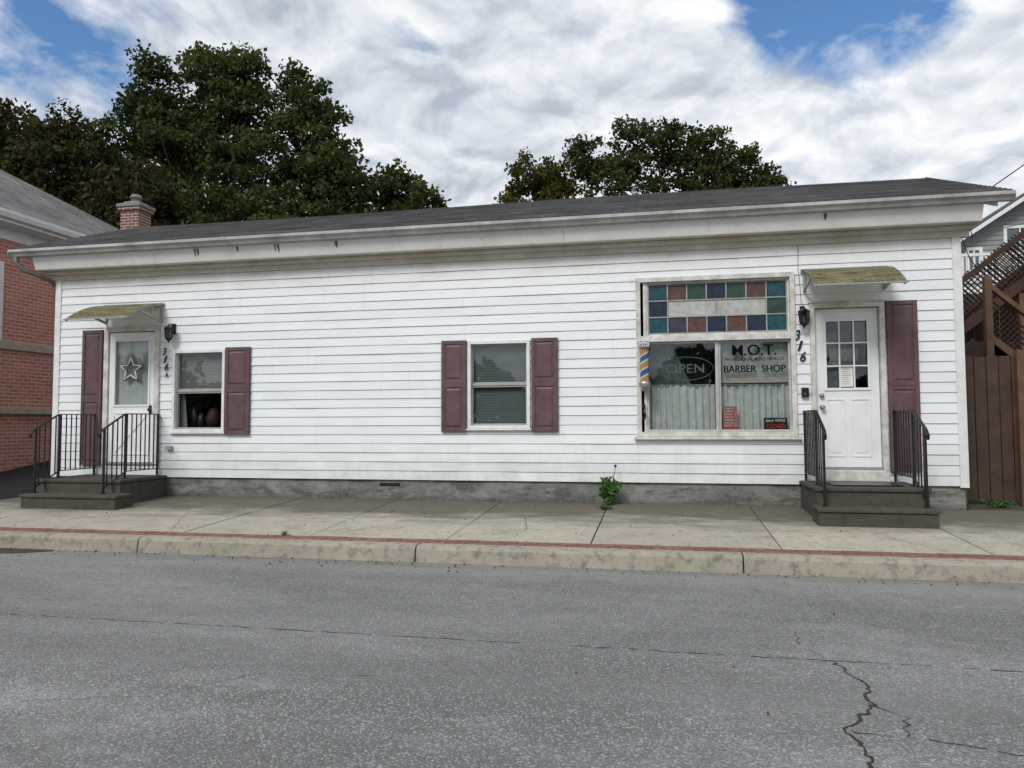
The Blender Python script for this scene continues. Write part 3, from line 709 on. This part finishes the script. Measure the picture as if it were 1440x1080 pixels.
# ------------------------------------------------------------------ steps and railings
def steps(nm,xa,xb,bxa,bxb,zt,white=False):
    e=empty(nm,((xa+xb)/2,-.6,0)); g=G()
    g.box(xa,xb,-1.0,-.004,-.10,zt-.05); g.box(xa-.02,xb+.02,-1.02,-.026,zt-.0495,zt)
    g.box(bxa,bxb,-1.36,-1.001,-.10,.095); g.box(bxa-.015,bxb+.015,-1.38,-1.021,.0955,.14)
    g.obj('blocks',STEPM,e,bevel=.012)
    if white:
        g=G(); g.box(1.93,2.74,-.20,-.028,zt+.002,.478); g.obj('door_sill_step',DIRTY,e,bevel=.006)
        g=G(); g.box(1.95,2.70,-.85,-.22,zt+.002,zt+.016); g.obj('door_mat',BLACK,e)
    return e
e1=steps('concrete_steps',-8.72,-7.36,-8.62,-7.14,.32); e2=steps('concrete_steps.001',1.73,2.92,1.68,2.89,.34,True)
def railing(nm,x,zt,zl,slant=-.72):
    e=empty(nm,(x,-.6,zt)); g=G()
    top=[(x,-.03,zt),(x,slant,zt),(x,slant-.05,zt-.01),(x,-1.16,zt-.21),(x,-1.21,zt-.245),(x,-1.245,zt-.29),(x,-1.235,zt-.33),(x,-1.21,zt-.33)]
    for a,b in zip(top,top[1:]): g.bar(a,b,.034,.014)
    def ztop(y): return zt if y>slant else zt-.21*(slant-y)/(1.16+slant)
    zb=zl+.10
    def zbot(y): return ztop(y)-(zt-zb)
    g.bar((x,-.03,zb),(x,slant,zb),.024,.012); g.bar((x,slant,zb),(x,-1.15,zbot(-1.15)),.024,.012)
    for y,base in ((-.05,zl),(slant-.02,zl),(-1.15,.14)): g.box(x-.0125,x+.0125,y-.0125,y+.0125,base,ztop(y)-.004)
    y=-.14
    while y>-1.12:
        if abs(y-slant+.02)>.03: g.box(x-.0065,x+.0065,y-.0065,y+.0065,zbot(y),ztop(y)-.003)
        y-=.095
    for y,base in ((slant-.02,zl),(-1.15,.14)): g.box(x-.035,x+.035,y-.035,y+.035,base+.0005,base+.008)
    g.obj('ironwork',IRON,e)
railing('iron_railing',-8.60,1.24,.32); railing('iron_railing.001',-7.50,1.24,.32); railing('iron_railing.002',1.79,1.22,.34); railing('iron_railing.003',2.84,1.22,.34)

# ------------------------------------------------------------------ vegetation
def leaves_mesh(nm,C,size,mats,parent,aspect=.62):
    n=len(C); d=rng.normal(size=(n,3)); d/=np.linalg.norm(d,axis=1)[:,None]; r=rng.normal(size=(n,3)); u=np.cross(d,r); u/=np.linalg.norm(u,axis=1)[:,None]
    s=size*rng.uniform(.6,1.35,n)[:,None]
    a=C-d*s*.5; b=C+u*s*aspect*.5; c=C+d*s*.5; e=C-u*s*aspect*.5
    V=np.stack([a,b,c,e],1).reshape(-1,3)
    me=bpy.data.meshes.new(nm); me.vertices.add(4*n); me.vertices.foreach_set('co',V.ravel())
    me.loops.add(4*n); me.loops.foreach_set('vertex_index',np.arange(4*n,dtype=np.int32))
    me.polygons.add(n); me.polygons.foreach_set('loop_start',np.arange(0,4*n,4,dtype=np.int32)); me.polygons.foreach_set('loop_total',np.full(n,4,dtype=np.int32))
    for q in mats: me.materials.append(q)
    me.update(calc_edges=True); me.validate()
    o=bpy.data.objects.new(nm,me); COL.objects.link(o); par(o,parent); return o
def tree(nm,base,blobs,mat,dens=1.0,size=.19,clump=.62,trunk_r=.3):
    e=empty(nm,base); base=np.array(base,float); P=[]; g=G()
    topz=max(b[2]+b[5]*.2 for b in blobs)-1.0
    tp=[tuple(base)]; k=7
    for i in range(1,k+1):
        t=i/k; tp.append((base[0]+random.uniform(-.2,.2)*t,base[1]+random.uniform(-.2,.2),base[2]+(topz-base[2])*t))
    g.tube(tp,[trunk_r*(1-.9*i/k)+.02 for i in range(k+1)],8)
    for (cx,cy,cz,rx,ry,rz_) in blobs:
        vol=rx*ry*rz_; nc=int(9+13*vol**.66*dens)
        ctr=np.array([cx,cy,cz])
        st=np.array([base[0],base[1],max(base[2]+1.5,cz-rz_*1.1)]); mid=(st+ctr)/2+rng.normal(size=3)*.25
        g.tube([tuple(st),tuple(mid),tuple(ctr)],[trunk_r*.35,trunk_r*.22,.04],6)
        for i in range(nc):
            d=rng.normal(size=3); d/=np.linalg.norm(d); rr=rng.uniform(.2,1.0)**.55
            if rng.random()<.15: rr*=1.2
            p=ctr+d*np.array([rx,ry,rz_])*rr
            cr=clump*rng.uniform(.4,1.15)*(1.2-.5*rr)
            m=int(320*cr**2)+25
            q=rng.normal(size=(m,3)); q/=np.linalg.norm(q,axis=1)[:,None]; q*= (rng.uniform(.05,1,m)**.45)[:,None]*cr*np.array([1.25,1.1,.62])
            q+=rng.normal(size=(m,3))*.08
            P.append(p+q)
            if rng.random()<.4: g.tube([tuple(ctr),tuple((ctr+p)/2+rng.normal(size=3)*.12),tuple(p+d*cr*.4)],[.05,.03,.01],4)
    g.obj('trunk_and_limbs',BARK,e,smooth=True,fix=False)
    P=np.concatenate(P); leaves_mesh('foliage',P,size,[mat],e)
    return len(P)
LF1=m_leaf('leaf_green',(.056,.080,.026),(.120,.146,.050),(.040,.058,.020),.3)
LF2=m_leaf('leaf_dark_copper',(.044,.052,.020),(.080,.076,.030),(.062,.046,.024),.2)
LF3=m_leaf('leaf_yellow_green',(.095,.088,.026),(.16,.130,.038),(.06,.062,.02),.3)
LF4=m_leaf('leaf_mid_green',(.050,.068,.023),(.098,.116,.040),(.036,.048,.018),.3)
tot=0
tot+=tree('tall_tree',(-18.3,16.5,0),[(-20.1,16,14.6,.9,1.3,1.8),(-20.5,16.5,13.2,1.3,1.6,1.6),(-19.2,16.5,12.6,1.4,1.6,1.8),(-21.6,16,12.4,1.0,1.3,1.7),(-17.7,16,14.9,.8,1.3,1.3),(-16.4,16,14.9,1.0,1.3,1.6),(-16.0,16,13.3,1.2,1.4,1.6),(-17.6,16.5,12.9,1.5,1.6,2.0),(-15.9,16,11.2,1.6,1.8,2.0),(-18.4,16,10.2,2.6,2.2,2.2),(-21,16.5,10.2,1.9,2.2,2.2),(-16.0,15.6,8.6,2.4,2.2,2.0),(-20,15,7.8,3,2.2,2)],LF1,1.05,.20)
tot+=tree('tall_tree.001',(-13.2,16.5,0),[(-13.8,16,13.9,.5,.9,1.2),(-13.0,16,12.8,.9,1.2,1.4),(-13.6,16,11.6,1.1,1.4,1.6),(-12.2,16,11.3,1.1,1.4,1.5),(-11.7,16,9.6,1.2,1.6,1.7),(-13.4,16,9.6,1.7,1.9,2.0),(-11.2,16,8.2,1.4,1.6,1.8),(-13.2,15.5,7.8,2.8,2.0,2.0)],LF1,1.05,.20)
tot+=tree('copper_tree',(-24.0,13.5,0),[(-24.2,13,11.6,2.2,2.0,1.6),(-21.6,13,10.6,1.6,2.0,1.9),(-27.0,13,11.2,2.2,2.0,1.8),(-22.0,12.5,8.6,2.4,2.0,2.0),(-25.2,12.5,9.2,2.8,2.1,2.2),(-18.6,13,8.7,1.6,1.6,1.7),(-28.5,12.5,8.2,2.4,2,2.4),(-23,12.5,6.6,4,2,1.8),(-26.5,12.5,6.6,3,2,1.8)],LF2,1.5,.20,.7)
tot+=tree('small_tree',(-10.2,18,0),[(-10.3,18,10.8,.8,1.1,1.0),(-9.3,18,9.8,.8,1.1,1.1),(-11.2,18,10.0,.9,1.1,1.3),(-10.3,18,9.2,1.2,1.2,1.2),(-10.3,18,8.2,2.0,1.3,1.2),(-8.8,18,8.7,.8,1,1.0)],LF4,1.3,.19,.48,.2)
tot+=tree('locust_tree',(1.0,22,0),[(-2.8,22,12.6,1.1,1.4,1.1),(-.9,22,13.1,1.2,1.4,1.2),(.6,22,12.8,.9,1.4,1.2),(2.0,22,12.6,1.1,1.5,1.0),(3.3,22,11.7,1.1,1.4,1.1),(4.4,22,10.8,.8,1.2,.9),(-1.6,22,11.2,1.8,1.6,1.3),(1.4,22,11.0,2.0,1.6,1.3),(3.2,22,10.2,1.7,1.5,1.1),(-1,22,9.6,2.8,1.6,1.2),(2.4,22,9.2,2.4,1.4,1.1)],LF4,1.5,.18,.5)
tot+=tree('yellowing_tree',(-5.4,22.5,0),[(-5.6,22,12.0,.8,1.1,1.0),(-4.5,22,11.7,.9,1.2,1.0),(-6.4,22,10.8,.8,1.1,1.0),(-4.6,22,10.6,1.4,1.4,1.2),(-6.0,22,9.7,1.5,1.4,1.2),(-4,22,9.2,1.8,1.4,1.1)],LF3,1.7,.18,.48,.22)
tot+=tree('small_tree.001',(-7.9,23,0),[(-8.0,23,9.2,.9,.6,.6),(-9,23,8.8,.8,.8,.6)],LF4,.8,.2,.35,.12)
def belt(nm,y,xa,xb,h,n,mat,sz):
    xs=rng.uniform(xa,xb,n); hh=h*(.75+.25*np.sin(xs*.31)+.12*np.sin(xs*1.1)); P=np.stack([xs,y+rng.normal(size=n)*1.5,hh*rng.uniform(0.02,1,n)**.8],1)
    leaves_mesh(nm,P,sz,[mat],None)
belt('distant_tree_belt',-34,-45,45,5.5,20000,LF4,.65); belt('distant_tree_belt.001',60,-90,110,7.0,7000,LF4,1.1)  # first belt stands unseen behind the camera, added for the window reflections
WG=m_leaf('weed_leaf',(.05,.12,.025),(.10,.20,.045),(.04,.09,.025),.3)
def weed(nm,x,y,z,h,w,n,size):
    e=empty(nm,(x,y,z)); g=G(); P=[]
    for i in range(n):
        a=random.uniform(0,6.28); r=random.uniform(.1,1)*w; hh=h*random.uniform(.35,1)
        tip=(x+r*math.cos(a),y+min(.0,r*math.sin(a)*.6),z+hh); g.tube([(x,y,z),((x+tip[0])/2+.01,(y+tip[1])/2,z+hh*.6),tip],[.004,.003,.0015],4)
        for k in range(7):
            t=.35+.65*k/7; P.append((x+(tip[0]-x)*t+random.uniform(-.03,.03),y+(tip[1]-y)*t-random.uniform(0,.04),z+hh*t+random.uniform(-.02,.02)))
    g.obj('stems',simple(nm+'_stem',(.12,.16,.05),.7),e); leaves_mesh('leaves',np.array(P),size,[WG],e,.55)
weed('pokeweed_plant',-.70,-.10,0,.38,.22,28,.085)
g=G(); g.tube([(-.66,-.1,.0),(-.64,-.13,.30),(-.60,-.14,.50)],.004,5); g.lathe((-.60,-.14,.51),[(0,-.02),(.016,-.01),(.018,.01),(0,.025)],8); g.obj('seed_stalk',simple('dark_berry',(.03,.03,.02),.6),bpy.data.objects['pokeweed_plant'])
weed('weed_tuft',-.72,-.50,-.02,.05,.12,16,.035); weed('weed_tuft.001',-4.0,-2.62,-.10,.03,.06,8,.022); weed('weed_tuft.002',4.1,.35,0,.12,.3,20,.05)
P=np.stack([rng.uniform(-10,7,260),-3.05-np.abs(rng.normal(size=260))*.16,np.full(260,-.266)],1)
P2=np.stack([rng.uniform(-10,6,90),rng.uniform(-2.8,-.05,90),np.zeros(90)],1); P2[:,2]=P2[:,1]*SL+.006
P3=np.stack([rng.uniform(-6,4,18),rng.uniform(-8,-3.3,18),np.full(18,-.258)],1)
leaves_mesh('fallen_leaves',np.concatenate([P,P2,P3]),.026,[m_leaf('dry_leaf',(.14,.08,.035),(.22,.14,.06),(.09,.06,.03),.1)],None)

# ------------------------------------------------------------------ brick house (left)
BH=empty('brick_house',(-16,3,0))
g=G(); g.box(-22,-12.5,-1.5,7.9,-.1,5.0); g.obj('side_walls',BRY,BH)
g=G()
g.box(-12.52,-12.40,-1.52,7.92,1.30,1.42); g.box(-12.52,-12.44,-1.52,7.92,2.56,2.72); g.obj('stone_courses',simple('limestone',(.44,.39,.31),.8,.3),BH,bevel=.01)
g=G(); ex=-12.1
g.box(-12.49,ex+.02,-1.9,8.3,4.93,4.96); g.box(ex-.02,ex,-1.9,8.3,4.962,5.14); g.box(-12.495,-12.46,-1.5,7.9,4.70,4.928)
g.prism([(ex+.002,4.99),(ex+.10,5.0),(ex+.13,5.08),(ex+.13,5.13),(ex+.002,5.13)],-1.9,8.3,ax='y'); g.obj('eave_and_gutter',TRIM,BH)
g=G(); s=.605
A=(ex+.05,8.35,5.12);Bv=(ex+.05,-1.95,5.12);C=(-22.4,-1.95,5.12);D=(-22.4,8.35,5.12); k=5.15
R1=(ex+.05-k,8.35-k,5.12+k*s); R0=(ex+.05-k,-1.95+k,5.12+k*s)
g.poly([Bv,A,R1,R0]); g.poly([A,D,R1]); g.poly([D,C,R0,R1]); g.poly([C,Bv,R0]); g.obj('hip_roof',ROOF2,BH)
g=G()
for yy in (.95,5.2):
    g.box(-12.49,-12.44,yy,yy+.09,2.72,4.25); g.box(-12.49,-12.44,yy+.91,yy+1.0,2.72,4.25); g.box(-12.49,-12.44,yy+.09,yy+.91,4.16,4.25); g.box(-12.49,-12.45,yy+.09,yy+.91,3.45,3.50)
g.obj('window_frames',TRIM,BH)
g=G()
for yy in (.95,5.2): g.quad((-12.485,yy,2.72),(-12.485,yy+1,2.72),(-12.485,yy+1,4.25),(-12.485,yy,4.25))
g.obj('window_panes',simple('curtained_glass',(.40,.45,.52),.12,.3),BH,fix=False)
ch_=empty('chimney',(-12.75,6.0,5)); par(ch_,BH)
g=G(); g.box(-13.02,-12.52,5.75,6.2,4.9,6.36); g.box(-13.07,-12.47,5.70,6.25,6.361,6.44); g.obj('brick_stack',m_brick('chimney_brick','x',(.20,.058,.040),(.12,.036,.027)),ch_)
g=G(); g.box(-13.10,-12.44,5.67,6.28,6.441,6.53); g.box(-12.98,-12.56,5.78,6.17,6.531,6.60); g.obj('stone_cap',simple('cap_stone',(.24,.225,.21),.8,.3),ch_,bevel=.015)
g=G(); g.lathe((-12.77,5.97,6.6),[(.12,0),(.12,.10),(.15,.11),(.15,.14),(.10,.2),(.0,.23)],12); g.obj('flue_pot',simple('flue_grey',(.20,.19,.18),.6,.3),ch_,smooth=True)

# ------------------------------------------------------------------ right: fence, stair, grey house
g=G(); x=3.74; y=.65
while x<10:
    h=1.93+random.uniform(-.015,.015); wd=.135
    g.box(x,x+wd,y+random.uniform(-.004,.004),y+.022,.05,h); x+=wd+.012
for z in (.35,1.65): g.box(3.74,10,y+.0265,y+.07,z,z+.09)
FE=empty('wooden_fence',(5,.65,1)); g.obj('boards',WOOD,FE,bevel=.004)
g=G()
for X in (3.78,4.50,6.5,8.4): g.box(X,X+.09,y-.10,y-.008,0,2.0)
g.obj('posts',WOOD3,FE,bevel=.006)
ST=empty('wooden_stair',(6,4,2)); g=G(); gr=G()
ys=3.6
def lattice(g,p0,p1,h,y,sp=.11):
    (xa,za),(xb,zb)=p0,p1
    sl=(zb-za)/(xb-xa)
    def clip(xs,z_s,dx,dz):
        t0,t1=-99,99
        dv=dz-sl*dx; v0=z_s-(za+sl*(xs-xa))
        for (a,b,c) in ((dx,xa-xs,xb-xs),(dv,-v0,h-v0)):
            if abs(a)<1e-6: continue
            u,w=b/a,c/a
            if u>w: u,w=w,u
            t0=max(t0,u); t1=min(t1,w)
        return (t0,t1) if t1>t0+.02 else None
    for k in range(-60,80):
        for s,yy in ((1,y),(-1,y+.012)):
            xs=xa+k*sp; r=clip(xs,za,1,s)
            if r: g.bar((xs+r[0],yy,za+s*r[0]),(xs+r[1],yy,za+s*r[1]),.008,.045,up=(0,1,0))
p0,p1,h=(4.6,2.32),(7.6,4.70),.80
lattice(g,p0,p1,h,ys,.10)
g.bar((p0[0],ys-.02,p0[1]),(p1[0],ys-.02,p1[1]),.05,.16); g.bar((p0[0],ys-.02,p0[1]+h),(p1[0],ys-.02,p1[1]+h),.05,.09)
g.bar((p0[0],ys+.9,p0[1]),(p1[0],ys+.9,p1[1]),.05,.25)
lattice(g,p0,p1,h,ys+.9,.10)
dz=p1[1]-p0[1]
for i in range(14):
    t=i/13; g.box(p0[0]+3*t-.14,p0[0]+3*t+.14,ys+.02,ys+.9,p0[1]+dz*t-.02,p0[1]+dz*t+.02); g.box(p0[0]+3*t-.14,p0[0]+3*t-.12,ys+.02,ys+.9,p0[1]+dz*t-.2,p0[1]+dz*t-.021)
y2=2.6
lattice(g,(5.02,2.35),(7.3,.25),.66,y2,.09)
gr.bar((5.0,y2-.03,3.18),(7.3,y2-.03,1.08),.09,.07); gr.bar((5.0,y2-.02,2.38),(7.3,y2-.02,.28),.05,.10)
g.bar((5.0,y2+.9,2.35),(7.3,y2+.9,.25),.05,.30); g.bar((5.0,y2+.02,2.2),(7.3,y2+.02,.10),.04,.28)
for i in range(14):
    t=i/13; X=5.0+2.3*t; Z=2.3-2.1*t; g.box(X-.14,X+.14,y2+.04,y2+.88,Z-.02,Z+.02); g.box(X+.12,X+.14,y2+.04,y2+.88,Z-.2,Z-.021)
for X,Y,Z in ((4.98,y2-.04,3.32),(4.98,ys+.9,3.3),(4.62,ys,3.2),(5.9,ys,3.2),(7.3,y2,1.2),(7.6,ys,5.8)): gr.box(X-.05,X+.05,Y-.05,Y+.05,0,Z)
g.box(4.3,5.3,y2+.03,ys+.88,2.22,2.30); g.box(4.3,5.35,y2+.0,y2+.03,2.05,2.30)
x=4.3
while x<7.4: g.box(x,x+.13,ys+.95,ys+.97,0,2.35+max(0,(x-4.6)*.79)); x+=.138
g.obj('stair_timber',WOOD2,ST,bevel=.003); gr.obj('stair_rails',WOOD3,ST,bevel=.004)
GH=empty('grey_house',(11,14,3))
g=G(); hx0,hx1,hy=7.7,15.3,12.0; z=0; E=.13; pk=(hx0+hx1)/2
while z<8.4:
    def w(zz):
        if zz<5.75: return hx0,hx1
        d=(zz-5.75)/.66; return hx0+d,hx1-d
    a0,b0=w(z);a1,b1=w(z+E)
    if b1-a1<.1: break
    g.quad((a0,hy-.02,z),(b0,hy-.02,z),(b1,hy,z+E),(a1,hy,z+E)); g.quad((a0,hy-.02,z),(b0,hy-.02,z),(b0,hy,z),(a0,hy,z)); z+=E
g.quad((hx0,hy,0),(hx0,hy+8,0),(hx0,hy+8,5.75),(hx0,hy,5.75)); g.obj('walls',GSID,GH,fix=False)
g=G(); top=5.75+.66*(pk-hx0)
for s,xe in ((-1,hx0-.35),(1,hx1+.35)):
    ze=5.75-.66*.35; g.hexa([(xe,hy-.35,ze),(pk,hy-.35,top),(pk,hy+8.3,top),(xe,hy+8.3,ze),(xe,hy-.35,ze+.12),(pk,hy-.35,top+.12),(pk,hy+8.3,top+.12),(xe,hy+8.3,ze+.12)])
g.obj('gable_roof',ROOF,GH,fix=False)
g=G()
for xe in (hx0-.36,hx1+.36): g.bar((xe,hy-.37,5.75-.66*.35+.02),(pk,hy-.37,top+.02),.03,.10)
wins=((9.15,9.95,5.25,6.35),(8.2,8.62,5.15,5.80),(8.1,8.9,1.2,2.6))
for a,b,c,d in wins: frame(g,a,b,c,d,.08,hy-.05,hy+.01); g.box((a+b)/2-.02,(a+b)/2+.02,hy-.045,hy+.0,c+.08,d-.08)
g.obj('white_trim',TRIM,GH,fix=False)
g=G()
for a,b,c,d in wins: g.quad((a,hy-.025,c),(b,hy-.025,c),(b,hy-.025,d),(a,hy-.025,d))
g.obj('window_panes',simple('dark_pane',(.10,.12,.14),.1,.2),GH,fix=False)
g=G(); g.box(6.6,9.6,hy-2.2,hy-.1,4.20,4.37); g.box(6.6,9.6,hy-2.22,hy-2.16,5.12,5.19); g.box(6.6,9.6,hy-2.21,hy-2.17,4.47,4.51)
x=6.65
while x<9.6: g.box(x,x+.045,hy-2.205,hy-2.17,4.51,5.12); x+=.13
for X in (6.6,8.1,9.5): g.box(X,X+.1,hy-2.24,hy-2.14,0,5.25)
g.obj('deck_and_rail',TRIM,GH)
g=G(); pts=[(-9.6+.35*math.cos(a)*(1+.02*a),.25+.18*math.sin(a),.05+.006*a) for a in np.linspace(0,14,60)]; g.tube(pts,.012,6); g.obj('garden_hose',simple('green_rubber',(.01,.07,.04),.5,.2),smooth=True)

# ------------------------------------------------------------------ sky and light
w=bpy.data.worlds.new('World'); scn.world=w; w.use_nodes=True; t=w.node_tree; t.nodes.clear()
SUN_EL,SUN_AZ=42,200
o=N(t,'ShaderNodeOutputWorld'); b1=N(t,'ShaderNodeBackground'); b2=N(t,'ShaderNodeBackground'); ms=N(t,'ShaderNodeMixShader')
sky=N(t,'ShaderNodeTexSky',_sky_type='NISHITA',_sun_disc=False,_sun_elevation=math.radians(SUN_EL),_sun_rotation=math.radians(SUN_AZ)); sky.air_density=1.0; sky.dust_density=.3; sky.ozone_density=3
hs=N(t,'ShaderNodeHueSaturation'); hs.inputs['Saturation'].default_value=1.15; L(t,sky.outputs[0],hs.inputs['Color'])
L(t,hs.outputs[0],b1.inputs[0]); b1.inputs[1].default_value=.15
tc=N(t,'ShaderNodeTexCoord'); D=tc.outputs['Generated']; xyz=sep(t,D)
den=math_(t,'ADD',math_(t,'MAXIMUM',xyz[2],0.0),.30)
px=math_(t,'DIVIDE',xyz[0],den); py=math_(t,'DIVIDE',xyz[1],den); P=comb(t,px,py)
def off(v,d,s):
    m=N(t,'ShaderNodeMapping'); m.inputs['Location'].default_value=d; m.inputs['Scale'].default_value=s; L(t,v,m.inputs[0]); return m.outputs[0]
nA=noise(t,off(P,(6.1,2.7,0),(5.2,5.2,1)),1.0,7,.57,.3)
nB=noise(t,off(P,(6.1,2.7+.20,0),(5.2,5.2,1)),1.0,4,.57,.3)
nC=noise(t,off(P,(8,2,0),(1.1,1.1,1)),1.0,2,.5)
def mask(d,c0,c1):
    n=N(t,'ShaderNodeVectorMath',_operation='DOT_PRODUCT'); L(t,D,n.inputs[0]); n.inputs[1].default_value=d
    return maprange(t,n.outputs['Value'],math.cos(math.radians(c0)),math.cos(math.radians(c1)))
mk=math_(t,'ADD',math_(t,'MULTIPLY',mask((-.70,.60,.38),22,6),.21),math_(t,'MULTIPLY',mask((.208,.845,.505),6.5,1.5),.30))
mk=math_(t,'ADD',mk,math_(t,'MULTIPLY',mask((.41,.87,.25),5,1),.16))
cv=math_(t,'SUBTRACT',math_(t,'ADD',nA,.215),mk)
cov=maprange(t,cv,.38,.60)
hz=maprange(t,xyz[2],.10,.0,0,.7); cov=math_(t,'MAXIMUM',cov,hz)
lit=maprange(t,math_(t,'SUBTRACT',nA,nB),-.11,.11)
den2=maprange(t,nC,.36,.62)
sh=math_(t,'ADD',math_(t,'MULTIPLY',lit,.62),math_(t,'MULTIPLY',den2,.25)); sh=math_(t,'ADD',sh,maprange(t,nA,.64,.35,-.12,.28),True)
rr=N(t,'ShaderNodeValToRGB'); L(t,sh,rr.inputs[0]); el=rr.color_ramp.elements
el[0].position=.10; el[0].color=(.43,.48,.56,1); el[1].position=.88; el[1].color=(.96,.97,.99,1); q=el.new(.45); q.color=(.66,.71,.78,1)
L(t,rr.outputs[0],b2.inputs[0]); b2.inputs[1].default_value=1.05
L(t,cov,ms.inputs[0]); L(t,b1.outputs[0],ms.inputs[1]); L(t,b2.outputs[0],ms.inputs[2]); L(t,ms.outputs[0],o.inputs[0])
sd=bpy.data.lights.new('sun','SUN'); sd.energy=2.2; sd.angle=math.radians(20); sd.color=(1,.975,.94)
so=bpy.data.objects.new('sun',sd); COL.objects.link(so)
az=math.radians(SUN_AZ); el_=math.radians(SUN_EL); d=Vector((math.sin(az)*math.cos(el_),math.cos(az)*math.cos(el_),math.sin(el_)))
so.rotation_euler=(-d).to_track_quat('-Z','Y').to_euler(); so.location=d*30

# ------------------------------------------------------------------ camera
th,pi_,ro=math.radians(11.369),math.radians(2.992),math.radians(-.241)
F=Vector((-math.sin(th)*math.cos(pi_),math.cos(th)*math.cos(pi_),math.sin(pi_))); R=Vector((math.cos(th),math.sin(th),0)); U=R.cross(F)
R2=R*math.cos(ro)+U*math.sin(ro); U2=-R*math.sin(ro)+U*math.cos(ro)
cd=bpy.data.cameras.new('camera'); cd.lens=26; cd.sensor_width=36; cd.clip_end=2000; cd.clip_start=.05
co=bpy.data.objects.new('camera',cd); COL.objects.link(co)
M=Matrix((R2,U2,-F)).transposed().to_4x4(); M.translation=Vector((0,-10.029,1.09)); co.matrix_world=M
scn.camera=co
scn.view_settings.view_transform='Standard'; scn.view_settings.look='None'; scn.view_settings.exposure=0
